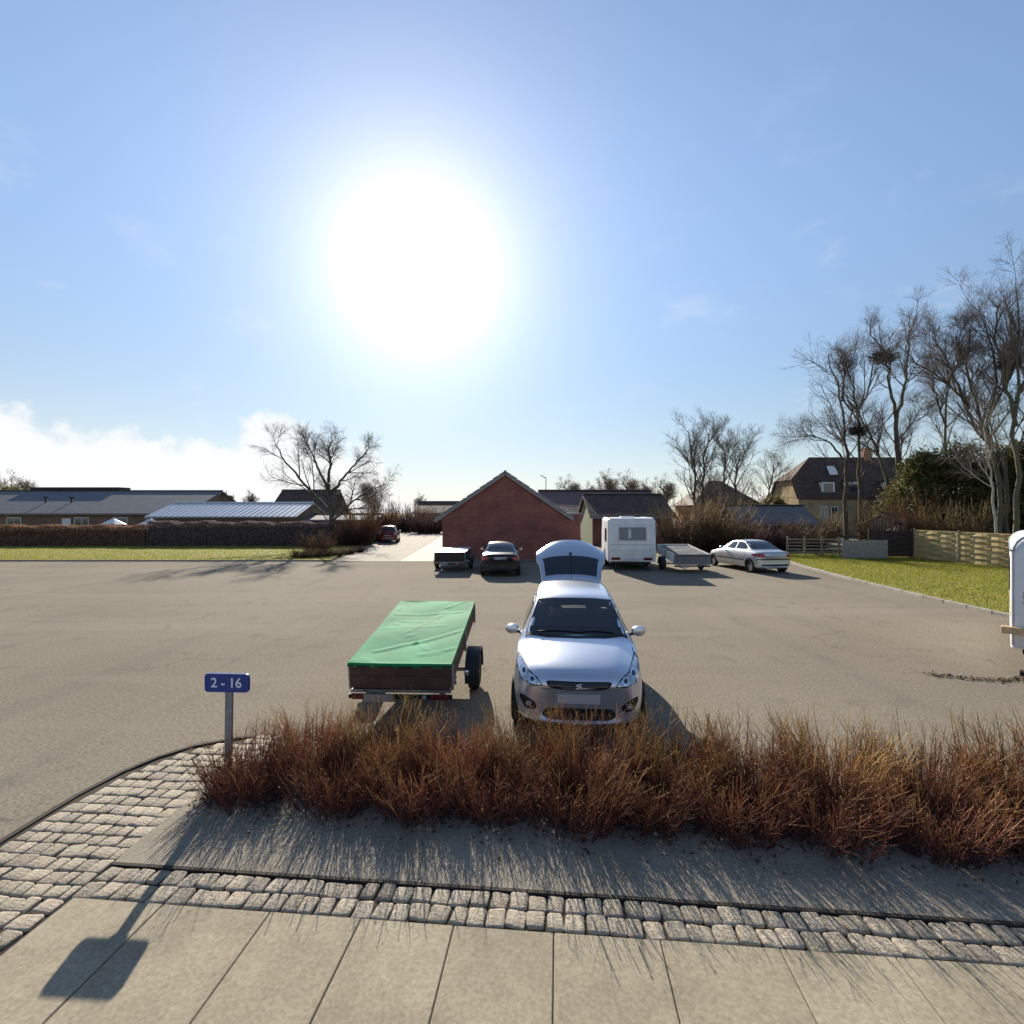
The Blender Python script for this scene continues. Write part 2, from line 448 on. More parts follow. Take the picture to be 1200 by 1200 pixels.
# kerb stones along the lawns
def kerb_run(name, pts, label, h=0.09, wd=0.12, step=1.0, z0=-0.03):
    root = MB()
    par = None
    stones = []
    P = [Vector((p[0], p[1], 0)) for p in pts]
    for a_, b_ in zip(P[:-1], P[1:]):
        n = max(1, round((b_ - a_).length / step))
        for i in range(n):
            stones.append((a_.lerp(b_, i / n), a_.lerp(b_, (i + 1) / n)))
    base = MB()
    for a_, b_ in zip(P[:-1], P[1:]):
        base.bar(a_ + Vector((0, 0, -0.01)), b_ + Vector((0, 0, -0.01)), wd * 0.8, 0.04)
    o = base.build(name, M_JOINT)
    tag(o, label, 'kerb', kind='structure')
    for a_, b_ in stones:
        d = (b_ - a_).normalized() * 0.006
        m_ = MB().bar(a_ + d + Vector((0, 0, z0 + (h - z0) / 2)), b_ - d + Vector((0, 0, z0 + (h - z0) / 2)), wd, h - z0)
        m_.build('kerb_stone', M_KERB, o, bevel=0.012, segs=1)
    return o
kerb_run('lawn_kerb', R_KERB, 'low stone kerb edging the right lawn', h=0.10)
kerb_run('lawn_kerb', [(-46, 28.55), (-10.6, 28.55)], 'low stone kerb edging the lawn strip by the hedge', h=0.085, step=1.2)
ds = MB(); ds.box(-10.5, 12.0, 28.34, 28.5, -0.01, 0.012)
tag(ds.build('drain_strip', M_EDGE), 'dark flush edging strip across the mouth of the driveway', 'kerb', kind='structure')

# ------------------------------------------------------------------ foreground: slabs, sett strip, sett fan, bed
SL = math.atan(-0.09)
E = Vector((math.cos(SL), math.sin(SL), 0)); N = Vector((-math.sin(SL), math.cos(SL), 0))
O = Vector((0, 3.653, 0))
def S2W(s, t, z=0.0):
    p = O + E * s + N * t; p.z = z; return p
rnd = random.Random(4)

bs = MB(); bs.slab([S2W(-4.3, -5)[:2], S2W(12, -5)[:2], S2W(12, 0.0)[:2], S2W(-3.2, 0.0)[:2], S2W(-3.2, 2.35)[:2], (-3.4, 6.05), (-3.72, 5.9), (-4.05, 5.37), (-4.17, 4.9), (-4.2, 4.3), S2W(-4.3, -0.2)[:2]], -0.02, 0.014)
pave = tag(bs.build('pavement', M_JOINT), 'footway bedding under the slabs and granite setts', 'pavement', kind='structure')
js = [-3.08, -2.40, -1.62, -0.985, -0.355, 0.30, 0.975, 1.70, 2.38, 3.06, 3.74, 4.42, 5.1, 5.8, 6.5]
rows = [(-0.312, -1.60), (-1.60, -2.40), (-2.40, -3.52)]
for t1, t0 in rows:
    for s0, s1 in zip(js[:-1], js[1:]):
        g_ = 0.003
        zz = 0.034 + rnd.uniform(-0.003, 0.003)
        q = [S2W(s0 + g_, t0 + g_)[:2], S2W(s1 - g_, t0 + g_)[:2], S2W(s1 - g_, t1 - g_)[:2], S2W(s0 + g_, t1 - g_)[:2]]
        c = Vector((sum(p[0] for p in q) / 4, sum(p[1] for p in q) / 4, 0))
        m_ = MB().slab([(p[0] - c.x, p[1] - c.y) for p in q], 0.002, zz)
        m_.build('paving_slab', M_SLAB, pave, bevel=0.006, segs=1, loc=c)

# rounded granite setts: a few worn blocks shared by all
def sett_mesh(seed):
    rg = random.Random(seed)
    me = bmesh.new()
    bmesh.ops.create_cube(me, size=1.0)
    for v in me.verts:
        v.co.x += rg.uniform(-0.10, 0.08); v.co.y += rg.uniform(-0.10, 0.08)
    bmesh.ops.bevel(me, geom=[e for e in me.edges if max(e.verts[0].co.z, e.verts[1].co.z) > 0.3], offset=0.17, segments=3, profile=0.5, affect='EDGES', clamp_overlap=True)
    for v in me.verts:
        if v.co.z > 0.3:
            v.co.z -= 0.35 * (v.co.x ** 2 + v.co.y ** 2) * 0.55
    for f in me.faces: f.smooth = True
    m = bpy.data.meshes.new('cobblestone'); me.to_mesh(m); me.free()
    m.materials.append(M_SETT)
    return m
SETTS = [sett_mesh(i) for i in range(8)]
def sett(s, t, ws, wt, par, ang=0.0):
    o = link('cobblestone', rnd.choice(SETTS), par)
    p = S2W(s, t)
    o.location = (p.x, p.y, 0.012 + rnd.uniform(-0.004, 0.004))
    o.scale = (ws, wt, 0.06)
    o.rotation_euler = (rnd.gauss(0, 0.02), rnd.gauss(0, 0.02), SL + ang + rnd.gauss(0, 0.05) + rnd.choice((0, math.pi)))
    return o
strip_base = MB(); strip_base.slab([S2W(-3.1, -0.318)[:2], S2W(9, -0.318)[:2], S2W(9, 0.0)[:2], S2W(-3.1, 0.0)[:2]], 0.012, 0.018)
strip = tag(strip_base.build('sett_strip', M_JOINT), 'two rows of granite setts along the edge of the slabs', 'cobbled edging', kind='structure')
extra = []
for r_ in range(2):
    s = -3.10
    while s < 8.8:
        ws = rnd.uniform(0.112, 0.156)
        if s < 4.4:
            sett(s + ws / 2, -0.077 - 0.157 * r_ + rnd.uniform(-0.008, 0.008), ws - 0.010, rnd.uniform(0.138, 0.149), strip)
        else:
            extra.append((s + ws / 2, -0.077 - 0.157 * r_, ws - 0.014, 0.14))
        s += ws
# the sett fan on the rounded corner
def outer_x(y):
    ys = [-2, 4.1, 4.5, 4.93, 5.37, 5.7, 5.98, 6.15]; xs = [-4.22, -4.17, -4.17, -4.14, -4.05, -3.90, -3.66, -3.3]
    return float(np.interp(y, ys, xs))
fan_base = MB(); fan_base.slab([(-4.15, 1.0), (-3.06, 1.0), (-3.06, 3.6), (-3.13, 4.6), (-3.1, 5.3), (-3.0, 6.0), (-3.35, 6.1), (-3.62, 5.95), (-3.9, 5.65), (-4.05, 5.3), (-4.13, 4.9), (-4.15, 4.3)], 0.0135, 0.017)
fan = tag(fan_base.build('sett_corner', M_JOINT), 'rounded corner paved with worn granite setts', 'cobbled corner', kind='structure')
t = 2.32; row = 0
while t > -3.2:
    wt = rnd.uniform(0.126, 0.148)
    tc_ = t - wt / 2
    s = 0
    y_here = 3.653 + tc_ + 0.33
    xl = outer_x(y_here) - 0.03
    xr = -3.11
    if tc_ > 1.6: xr = -3.0
    x = xl + rnd.uniform(0, 0.03)
    while x < xr - 0.05:
        wx = rnd.uniform(0.10, 0.175)
        if x + wx > xr: wx = xr - x
        if xr - (x + wx) < 0.06: wx = xr - x
        ss = x + wx / 2
        if tc_ > -1.75:
            sett(ss, tc_ + rnd.uniform(-0.005, 0.005), wx - 0.010, wt - 0.009, fan)
        else:
            extra.append((ss, tc_, wx - 0.014, wt - 0.012))
        x += wx
    t -= wt; row += 1
# setts beyond the frame, joined
em = bmesh.new()
for s, t_, ws, wt in extra:
    p = S2W(s, t_)
    M4 = Matrix.Translation((p.x, p.y, 0.012)) @ Matrix.Rotation(SL, 4, 'Z') @ Matrix.Diagonal((ws, wt, 0.06, 1))
    k0 = len(em.verts)
    em.from_mesh(rnd.choice(SETTS)); em.verts.ensure_lookup_table()
    bmesh.ops.transform(em, matrix=M4, verts=em.verts[k0:])
me_ = bpy.data.meshes.new('cobblestones'); em.to_mesh(me_); em.free(); me_.materials.append(M_SETT)
tag(link('cobblestones', me_, pave), 'further granite setts', kind='stuff')

# flush dark kerb round the corner
ck = MB()
cpts = [(-4.24, y) for y in (0.5, 2.0, 3.2, 4.1)] + [(outer_x(y) - 0.05, y) for y in (4.5, 4.93, 5.37, 5.7, 5.98)] + [(-3.3, 6.2), (-2.9, 6.24)]
for a_, b_ in zip(cpts[:-1], cpts[1:]):
    ck.bar((a_[0], a_[1], -0.002), (b_[0], b_[1], -0.002), 0.05, 0.06)
tag(ck.build('corner_kerb', M_EDGE), 'dark flush edge round the outside of the sett corner', 'kerb', kind='structure')

# planting bed
bed_pts = [S2W(-3.10, 0.012)[:2], S2W(8.9, 0.012)[:2], S2W(8.9, 2.2)[:2], (0.8, 5.72), (-1.5, 6.05), (-2.9, 6.2), (-2.98, 5.9), (-3.06, 5.2), (-3.10, 4.6)]
bd = MB(); bd.slab(bed_pts, -0.02, 0.034)
tag(bd.build('planting_bed', M_GRIT), 'gritty planting bed under the shrub row', 'ground', kind='structure')
lip = MB()  # low lip; the shadow line along the bed is put into its dark colour
for i in range(12):
    s0 = -3.09 + i; s1 = s0 + 0.992
    lip.bar(S2W(s0, 0.018, 0.012), S2W(s1, 0.018, 0.012), 0.03, 0.062)
tag(lip.build('bed_edging_shade', M_EDGE), 'thin edging between bed and sett strip, coloured dark for its shadow line', 'kerb', kind='structure')
# ------------------------------------------------------------------ plants
def tubes_np(P, Rr, k):
    """P (B,n,3) centre lines, Rr (B,n) radii -> verts, quads"""
    B, n, _ = P.shape
    T = np.gradient(P, axis=1); T /= np.linalg.norm(T, axis=2, keepdims=True) + 1e-9
    ref = np.where(np.abs(T[..., 2:3]) > 0.9, np.array([1.0, 0, 0]), np.array([0, 0, 1.0]))
    U = np.cross(T, ref); U /= np.linalg.norm(U, axis=2, keepdims=True) + 1e-9
    Vv = np.cross(T, U)
    a = 2 * np.pi * np.arange(k) / k
    ring = (U[:, :, None, :] * np.cos(a)[None, None, :, None] + Vv[:, :, None, :] * np.sin(a)[None, None, :, None]) * Rr[:, :, None, None]
    V = (P[:, :, None, :] + ring).reshape(-1, 3)
    b = (np.arange(B) * n * k)[:, None, None]; i = (np.arange(n - 1) * k)[None, :, None]; j = np.arange(k)[None, None, :]; j2 = (j + 1) % k
    F = np.stack(np.broadcast_arrays(b + i + j, b + i + j2, b + i + k + j2, b + i + k + j), -1).reshape(-1, 4)
    return V, F

def resample(poly, n):
    P = np.asarray(poly, float); d = np.r_[0, np.cumsum(np.linalg.norm(np.diff(P, axis=0), axis=1))]
    q = np.linspace(0, d[-1], n)
    return np.stack([np.interp(q, d, P[:, i]) for i in range(3)], 1)

def spawn(rg, P, Rr, L, count, tr, ang, ratio, n, up, jit, rad, droop=0.0, lmin=0.0):
    B = P.shape[0]
    idx = np.repeat(np.arange(B), count); m = len(idx)
    t = rg.uniform(tr[0], tr[1], m); f = t * (P.shape[1] - 1); i0 = np.clip(f.astype(int), 0, P.shape[1] - 2); fr = (f - i0)[:, None]
    p = P[idx, i0] * (1 - fr) + P[idx, i0 + 1] * fr
    tan = P[idx, i0 + 1] - P[idx, i0]; tan /= np.linalg.norm(tan, axis=1, keepdims=True) + 1e-9
    rv = rg.normal(size=(m, 3)); per = np.cross(tan, rv); per /= np.linalg.norm(per, axis=1, keepdims=True) + 1e-9
    an = np.radians(rg.uniform(ang[0], ang[1], m))[:, None]
    d = tan * np.cos(an) + per * np.sin(an)
    Lc = np.maximum(L[idx] * ratio * (1.15 - 0.65 * t) * rg.uniform(0.6, 1.25, m), lmin)
    out = np.zeros((m, n, 3)); out[:, 0] = p
    for s in range(1, n):
        d = d + np.array([0, 0, up - droop * s / n]) + rg.normal(0, jit, (m, 3))
        d /= np.linalg.norm(d, axis=1, keepdims=True) + 1e-9
        out[:, s] = out[:, s - 1] + d * (Lc / (n - 1))[:, None]
    rp = Rr[idx, i0] * (1 - fr[:, 0]) + Rr[idx, i0 + 1] * fr[:, 0]
    r0 = np.minimum(rp * 0.62, rad[0])
    r0 = np.maximum(r0, rad[1])
    RR = r0[:, None] * np.linspace(1, 0.35, n)[None, :]
    return out, RR, Lc

def bare_tree_meshes(seed, limbs, spec, bark=(0.095, 0.082, 0.070), twig=(0.155, 0.128, 0.112), moss=None):
    """limbs: list of (polyline, r0, r1).  Returns trunk mesh, crown mesh"""
    rg = np.random.default_rng(seed)
    n0 = 14
    P = np.stack([resample(l[0], n0) for l in limbs]); 
    wob = rg.normal(0, 1, P.shape) * 0.012 * np.array([np.linalg.norm(p[-1] - p[0]) for p in P])[:, None, None]
    wob[:, 0] = 0
    P = P + wob * 0.6
    Rr = np.stack([np.linspace(l[1], l[2], n0) for l in limbs])
    L = np.array([np.linalg.norm(p[-1] - p[0]) for p in P])
    Vt, Ft = tubes_np(P, Rr, 8)
    tc = np.array(bark)[None] * (0.75 + 0.5 * rg.random((len(Vt), 1)))
    if moss is not None:
        f = np.clip(rg.normal(0.45, 0.3, (len(Vt), 1)), 0, 1); tc = tc * (1 - f) + np.array(moss)[None] * f
    trunk = mesh_np('trunk', Vt, Ft, tone_mat('bark', 0.9), True, tc)
    Vs, Fs, Cs = [], [], []; off = 0
    first = True
    for sp in spec:
        if first:
            P, Rr, L = spawn(rg, P, Rr, L, sp['count'], sp['t'], sp['ang'], sp['ratio'], sp['n'], sp['up'], sp['jit'], sp['rad'], sp.get('droop', 0), sp.get('lmin', 0)); first = False
        else:
            P, Rr, L = spawn(rg, P, Rr, L, sp['count'], sp['t'], sp['ang'], sp['ratio'], sp['n'], sp['up'], sp['jit'], sp['rad'], sp.get('droop', 0), sp.get('lmin', 0))
        V, F = tubes_np(P, Rr, sp['k'])
        Vs.append(V); Fs.append(F + off); off += len(V)
        g_ = sp.get('tone', 0.5)
        c = (np.array(bark) * (1 - g_) + np.array(twig) * g_)[None] * (0.8 + 0.4 * rg.random((P.shape[0], 1)))
        Cs.append(np.repeat(c, P.shape[1] * sp['k'], 0))
    crown = mesh_np('crown', np.concatenate(Vs), np.concatenate(Fs), tone_mat('bark', 0.9), False, np.concatenate(Cs))
    return trunk, crown

def spec_std(a=9, b=9, c=7, d=5, w=1.0, up=0.10, droop=0.0, ratio=0.5):
    s = max(1.0, w)
    return [dict(count=a, t=(0.25, 1.0), ang=(22, 52), ratio=ratio * 1.1, n=7, up=up, jit=0.09, rad=(0.06 * w, 0.016 * w), k=5, tone=0.2, lmin=1.3),
            dict(count=b, t=(0.2, 1.0), ang=(22, 52), ratio=0.55, n=5, up=up * 0.7, jit=0.10, rad=(0.022 * w, 0.010 * w), k=4, tone=0.6, lmin=0.8),
            dict(count=6, t=(0.15, 1.0), ang=(20, 55), ratio=0.6, n=4, up=up * 0.5, jit=0.12, rad=(0.011 * w, 0.007 * w), k=3, tone=0.9, droop=droop, lmin=0.5),
            dict(count=3, t=(0.2, 1.0), ang=(18, 50), ratio=0.62, n=3, up=0.03, jit=0.12, rad=(0.0075 * w, 0.005 * w), k=3, tone=1.0, droop=droop, lmin=0.36)]

def tree(name, base, meshes, label, cat='tree', group=None, rz=0.0, sc=1.0):
    r = empty(name, base, rz, label, cat, group)
    r.scale = (sc, sc, sc) if not hasattr(sc, '__len__') else sc
    link('trunk', meshes[0], r); link('crown', meshes[1], r)
    return r

# ---- the front shrubs: vase-shaped thickets of thin red-brown shoots with straw-coloured tips
def shrub_mesh(seed, stems=330, sub=6, H=0.86, spread=34, tones=None, rs=1.0):
    rg = np.random.default_rng(seed)
    tones = tones or [(0.095, 0.044, 0.046), (0.235, 0.085, 0.052), (0.43, 0.25, 0.10)]  # own twig colours from base to tip, tips painted lighter still for backlight
    n = 6; B = stems
    th = rg.uniform(0, 2 * np.pi, B); rb = (0.50 if rs < 2 else 0.3) * np.sqrt(rg.random(B)) * H
    tilt = np.radians(spread) * np.sqrt(rg.random(B)) * rg.uniform(0.7, 1.15, B)
    th2 = th + rg.normal(0, 0.35, B)
    d = np.stack([np.sin(tilt) * np.cos(th2), np.sin(tilt) * np.sin(th2), np.cos(tilt)], 1)
    L = H * (0.42 + 0.72 * rg.random(B) ** 1.9)
    P = np.zeros((B, n, 3)); P[:, 0] = np.stack([rb * np.cos(th), rb * np.sin(th), np.zeros(B) - 0.01], 1)
    for s in range(1, n):
        d = d + rg.normal(0, 0.055, (B, 3)) + np.array([0, 0, 0.035]); d /= np.linalg.norm(d, axis=1, keepdims=True)
        P[:, s] = P[:, s - 1] + d * (L / (n - 1))[:, None]
    Rr = (0.0040 * rs * rg.uniform(0.5, 1.5, B))[:, None] * np.linspace(1, 0.4, n)[None]
    t0, t1, t2 = [np.array(x) for x in tones]
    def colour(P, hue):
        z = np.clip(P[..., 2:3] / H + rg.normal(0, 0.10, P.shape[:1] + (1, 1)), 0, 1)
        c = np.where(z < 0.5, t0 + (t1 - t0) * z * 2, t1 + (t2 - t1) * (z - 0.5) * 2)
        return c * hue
    hue = rg.uniform(0.75, 1.25, (B, 1, 1)) * (1 + rg.normal(0, 0.06, (B, 1, 3)))
    Vs, Fs, Cs = [], [], []; off = 0
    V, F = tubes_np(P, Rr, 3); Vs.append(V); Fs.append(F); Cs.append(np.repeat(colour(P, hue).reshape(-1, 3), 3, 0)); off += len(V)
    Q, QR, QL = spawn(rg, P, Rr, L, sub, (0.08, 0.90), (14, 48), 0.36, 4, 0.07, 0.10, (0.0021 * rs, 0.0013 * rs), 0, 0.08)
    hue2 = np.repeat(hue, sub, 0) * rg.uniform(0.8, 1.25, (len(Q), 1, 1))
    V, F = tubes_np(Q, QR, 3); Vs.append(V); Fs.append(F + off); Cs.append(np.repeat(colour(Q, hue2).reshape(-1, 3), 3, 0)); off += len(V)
    # buds and dry seed heads on the shoots
    m = B * 26
    i = rg.integers(0, len(Q), m); j = rg.integers(1, 4, m)
    c = Q[i, j]; a_ = rg.normal(size=(m, 3)); a_ /= np.linalg.norm(a_, axis=1, keepdims=True)
    b_ = np.cross(a_, rg.normal(size=(m, 3))); b_ /= np.linalg.norm(b_, axis=1, keepdims=True)
    s_ = (rg.uniform(0.0025, 0.0075, m) * rs)[:, None]
    V = np.stack([c + a_ * s_, c + b_ * s_ * 0.5, c - a_ * s_, c - b_ * s_ * 0.5], 1).reshape(-1, 3)
    F = np.arange(m * 4).reshape(m, 4) + off
    cc = colour(c[:, None, :], np.ones((m, 1, 3)) * rg.uniform(0.5, 1.7, (m, 1, 1)))[:, 0]
    Vs.append(V); Fs.append(F); Cs.append(np.repeat(cc, 4, 0))
    return mesh_np('twigs', np.concatenate(Vs), np.concatenate(Fs), tone_mat('shoots', 0.65, 0.22), False, np.concatenate(Cs))

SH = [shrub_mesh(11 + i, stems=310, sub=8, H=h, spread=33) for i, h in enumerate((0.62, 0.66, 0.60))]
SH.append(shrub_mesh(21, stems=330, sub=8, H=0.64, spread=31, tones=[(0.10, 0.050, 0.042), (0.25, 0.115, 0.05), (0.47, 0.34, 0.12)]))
def bed_y(x): return 4.93 - 0.115 * (x + 2.5)
front = [(-2.60, 'dark red-brown twiggy shrub at the open end of the row below the blue sign'),
         (-1.66, 'front-row twiggy shrub next along from the one below the blue sign'),
         (-0.92, 'front-row twiggy shrub before the left half of the green trailer'),
         (-0.20, 'front-row twiggy shrub before the gap between green trailer and white hatchback'),
         (0.52, 'front-row twiggy shrub before the passenger side of the white hatchback'),
         (1.22, 'front-row twiggy shrub before the driver side of the white hatchback'),
         (1.98, 'first front-row twiggy shrub past the white hatchback'),
         (2.72, 'second front-row twiggy shrub past the white hatchback'),
         (3.46, 'third front-row twiggy shrub past the white hatchback'),
         (4.2, 'fourth front-row twiggy shrub past the white hatchback'),
         (4.95, 'fifth front-row twiggy shrub past the white hatchback')]
back = [(-2.12, 'straw-tipped shrub in the back row close behind the blue sign post'),
        (-1.36, 'straw-tipped back-row shrub against the number plate end of the green trailer'),
        (-0.62, 'straw-tipped back-row shrub behind the wheel side of the green trailer'),
        (0.12, 'straw-tipped back-row shrub left of the white hatchback bumper'),
        (0.84, 'straw-tipped back-row shrub touching the middle of the white hatchback bumper'),
        (1.60, 'straw-tipped back-row shrub by the shadow flank of the white hatchback'),
        (2.36, 'first straw-tipped back-row shrub past the white hatchback'),
        (3.1, 'second straw-tipped back-row shrub past the white hatchback'),
        (3.84, 'third straw-tipped back-row shrub past the white hatchback'),
        (4.6, 'fourth straw-tipped back-row shrub past the white hatchback'),
        (5.35, 'fifth straw-tipped back-row shrub past the white hatchback')]
for k, (x, lab) in enumerate(front):
    o = link('shrub', SH[k % 3], None, (x + rnd.uniform(-0.06, 0.06), bed_y(x) + rnd.uniform(-0.05, 0.05), 0.03))
    o.rotation_euler = (0, 0, rnd.uniform(0, 6.28)); s_ = rnd.uniform(0.94, 1.04) * (1 + 0.022 * max(0, x)); o.scale = (s_ * 1.10, s_ * 1.10, s_ * (0.98 if k == 0 else 0.84))
    tag(o, lab, 'shrub', 'shrubs in the planted row')
for k, (x, lab) in enumerate(back):
    o = link('shrub', SH[3] if k % 2 else SH[k % 3], None, (x + rnd.uniform(-0.06, 0.06), bed_y(x) + 0.58 + rnd.uniform(-0.05, 0.05), 0.03))
    o.rotation_euler = (0, 0, rnd.uniform(0, 6.28)); s_ = rnd.uniform(0.96, 1.05) * (1 + 0.034 * max(0, x)); o.scale = (s_ * 1.10, s_ * 1.10, s_ * 0.99)
    tag(o, lab, 'shrub', 'shrubs in the planted row')

# dead leaves and snapped twigs under the shrubs
def litter(name, n, sampler, size, seed, label, cols):
    rg = np.random.default_rng(seed)
    P = sampler(rg, n)
    a_ = rg.normal(size=(n, 3)) * np.array([1, 1, 0.35]); a_ /= np.linalg.norm(a_, axis=1, keepdims=True)
    b_ = np.cross(a_, rg.normal(size=(n, 3)) * np.array([0.4, 0.4, 1])); b_ /= np.linalg.norm(b_, axis=1, keepdims=True)
    s_ = (size * rg.uniform(0.5, 1.3, n))[:, None]
    V = np.stack([P + a_ * s_, P + b_ * s_ * 0.5, P - a_ * s_, P - b_ * s_ * 0.5], 1)
    V[..., 2] = np.maximum(V[..., 2], P[:, None, 2] - 0.002)
    cols = np.array(cols); c = cols[rg.integers(0, len(cols), n)] * rg.uniform(0.6, 1.3, (n, 1))
    o = link(name, mesh_np(name, V.reshape(-1, 3), np.arange(n * 4).reshape(n, 4), tone_mat('dead_leaves', 0.85, 0.2), False, np.repeat(c, 4, 0)))
    return tag(o, label, 'leaf litter', kind='stuff')
def under(rg, n):
    x = rg.uniform(-2.95, 5.6, n); y = 4.93 - 0.115 * (x + 2.5) + rg.normal(0.22, 0.24, n)
    y = y + 0.06 * np.sin(x * 9) + 0.05 * np.sin(x * 23)
    return np.stack([x, y, 0.04 + 0.05 * rg.random(n) ** 2], 1)
litter('dead_leaves', 30000, under, 0.021, 5, 'dead leaves and twig litter under the shrub row',
       [(0.060, 0.036, 0.034), (0.085, 0.048, 0.038), (0.045, 0.028, 0.030), (0.11, 0.065, 0.045), (0.24, 0.18, 0.13)])
def drift(rg, n):
    x = rg.uniform(7.0, 8.6, n); y = 8.55 + 0.12 * np.sin(x * 3) + rg.normal(0, 0.06, n) - (x - 7) * 0.10
    return np.stack([x, y, 0.006 + 0.02 * rg.random(n)], 1)
litter('leaf_drift', 420, drift, 0.028, 6, 'dark drift of dead leaves on the asphalt by the white caravan at the edge', [(0.05, 0.035, 0.025), (0.11, 0.065, 0.04), (0.2, 0.14, 0.08)])
# ------------------------------------------------------------------ building materials
def brick_mat(name, c1, c2, mortar, scale=1.0, rough=0.85):
    m = bpy.data.materials.new(name); m.use_nodes = True
    t = NT(m.node_tree)
    v = t.add('ShaderNodeTexCoord').outputs['Object']
    s = t.add('ShaderNodeSeparateXYZ', inp={0: v})
    uv = t.add('ShaderNodeCombineXYZ', inp={0: t.math('ADD', s.outputs[0], s.outputs[1]), 1: s.outputs[2]}).outputs[0]
    b = t.add('ShaderNodeTexBrick', inp={'Vector': uv, 'Color1': (*c1, 1), 'Color2': (*c2, 1), 'Mortar': (*mortar, 1), 'Scale': 1.0, 'Mortar Size': 0.008, 'Brick Width': 0.24, 'Row Height': 0.077})
    n = t.ramp(t.noise(v, 0.9, 5, 0.6), [(0.3, (0.62, 0.64, 0.70)), (0.5, (1, 1, 1)), (0.7, (1.22, 1.2, 1.16))])
    c = t.mix(1.0, b.outputs[0], n, 'MULTIPLY')
    p = t.add('ShaderNodeBsdfPrincipled', inp={'Base Color': c, 'Roughness': rough, 'Specular IOR Level': 0.2})
    bp = t.add('ShaderNodeBump', inp={'Strength': 0.5, 'Distance': 0.01, 'Height': t.math('SUBTRACT', 1.0, b.outputs['Fac'])})
    t.set(p, 'Normal', bp.outputs[0])
    t.add('ShaderNodeOutputMaterial', inp={'Surface': p.outputs[0]})
    return m
def tile_mat(name, col, rough=0.6, w_=0.30, h_=0.33):
    """clay / concrete tiles too far off to build: rows and rolls in relief"""
    m = bpy.data.materials.new(name); m.use_nodes = True
    t = NT(m.node_tree)
    v = t.add('ShaderNodeTexCoord').outputs['UV']
    b = t.add('ShaderNodeTexBrick', inp={'Vector': v, 'Color1': (*col, 1), 'Color2': tuple(c * 0.7 for c in col) + (1,), 'Mortar': tuple(c * 0.4 for c in col) + (1,), 'Scale': 1.0, 'Mortar Size': 0.02, 'Brick Width': w_, 'Row Height': h_})
    c = t.mix(1.0, b.outputs[0], t.ramp(t.noise(v, 0.7, 5, 0.65), [(0.3, (0.7, 0.7, 0.7)), (0.7, (1.3, 1.28, 1.2))]), 'MULTIPLY')
    p = t.add('ShaderNodeBsdfPrincipled', inp={'Base Color': c, 'Roughness': rough, 'Specular IOR Level': 0.2})
    bp = t.add('ShaderNodeBump', inp={'Strength': 0.8, 'Distance': 0.03, 'Height': t.math('SUBTRACT', 1.0, b.outputs['Fac'])})
    t.set(p, 'Normal', bp.outputs[0])
    t.add('ShaderNodeOutputMaterial', inp={'Surface': p.outputs[0]})
    return m
M_RED = brick_mat('red_brick', (0.265, 0.085, 0.066), (0.205, 0.066, 0.055), (0.19, 0.13, 0.11))
M_BROWN = brick_mat('brown_brick', (0.23, 0.15, 0.10), (0.19, 0.12, 0.085), (0.22, 0.19, 0.15))
M_YELLOW = brick_mat('yellow_brick', (0.40, 0.29, 0.15), (0.34, 0.24, 0.12), (0.34, 0.30, 0.24))
M_ORANGE = brick_mat('orange_brick', (0.42, 0.19, 0.09), (0.36, 0.16, 0.08), (0.34, 0.26, 0.2))
M_DTILE = tile_mat('dark_brown_tiles', (0.115, 0.080, 0.068), 0.8)
M_RTILE = tile_mat('dark_red_tiles', (0.12, 0.055, 0.05), 0.45)
M_GTILE = tile_mat('grey_roof_tiles', (0.10, 0.10, 0.11), 0.55, 0.6, 0.6)
M_ETERN = mat('fibre_cement', (0.15, 0.155, 0.165), 0.85, var=0.15, scale=1.5)
M_SILVER = mat('pale_metal_roof', (0.55, 0.55, 0.56), 0.35, metal=0.6, var=0.1, scale=2)
M_VERGE = mat('verge_cement', (0.25, 0.25, 0.26), 0.7, var=0.15, scale=4)
M_WHITE = mat('white_trim', (0.72, 0.72, 0.70), 0.5)
M_DWOOD = mat('dark_stained_boards', (0.045, 0.035, 0.03), 0.8, var=0.3, scale=6, stretch=(1, 1, 8), objrand=0.15)
M_GWOOD = mat('mossy_green_boards', (0.17, 0.19, 0.12), 0.8, var=0.25, scale=5, stretch=(6, 6, 1))
M_TANW = mat('weathered_fence_wood', (0.42, 0.32, 0.16), 0.8, stops=[(0.3, (0.33, 0.25, 0.12)), (0.6, (0.46, 0.36, 0.18)), (0.8, (0.54, 0.44, 0.24))], scale=2.2, stretch=(1, 1, 7), objrand=0.16)
M_RAILW = mat('grey_rail_wood', (0.20, 0.17, 0.12), 0.85, var=0.3, scale=3, objrand=0.15)
M_PANE = mat('window_glass', (0.03, 0.035, 0.04), 0.08, spec=0.8)
M_LILAC = mat('pale_lilac_render', (0.42, 0.37, 0.42), 0.8, var=0.1, scale=2)

def uv_roof(o, dirs):
    me = o.data; uv = me.uv_layers.new(name='UVMap')
    for p in me.polygons:
        n = p.normal
        u = Vector((0, 0, 1)).cross(n)
        u = u.normalized() if u.length > 1e-3 else Vector((1, 0, 0))
        v = n.cross(u)
        for li in p.loop_indices:
            co = me.vertices[me.loops[li].vertex_index].co
            uv.data[li].uv = (co.dot(u), co.dot(v))

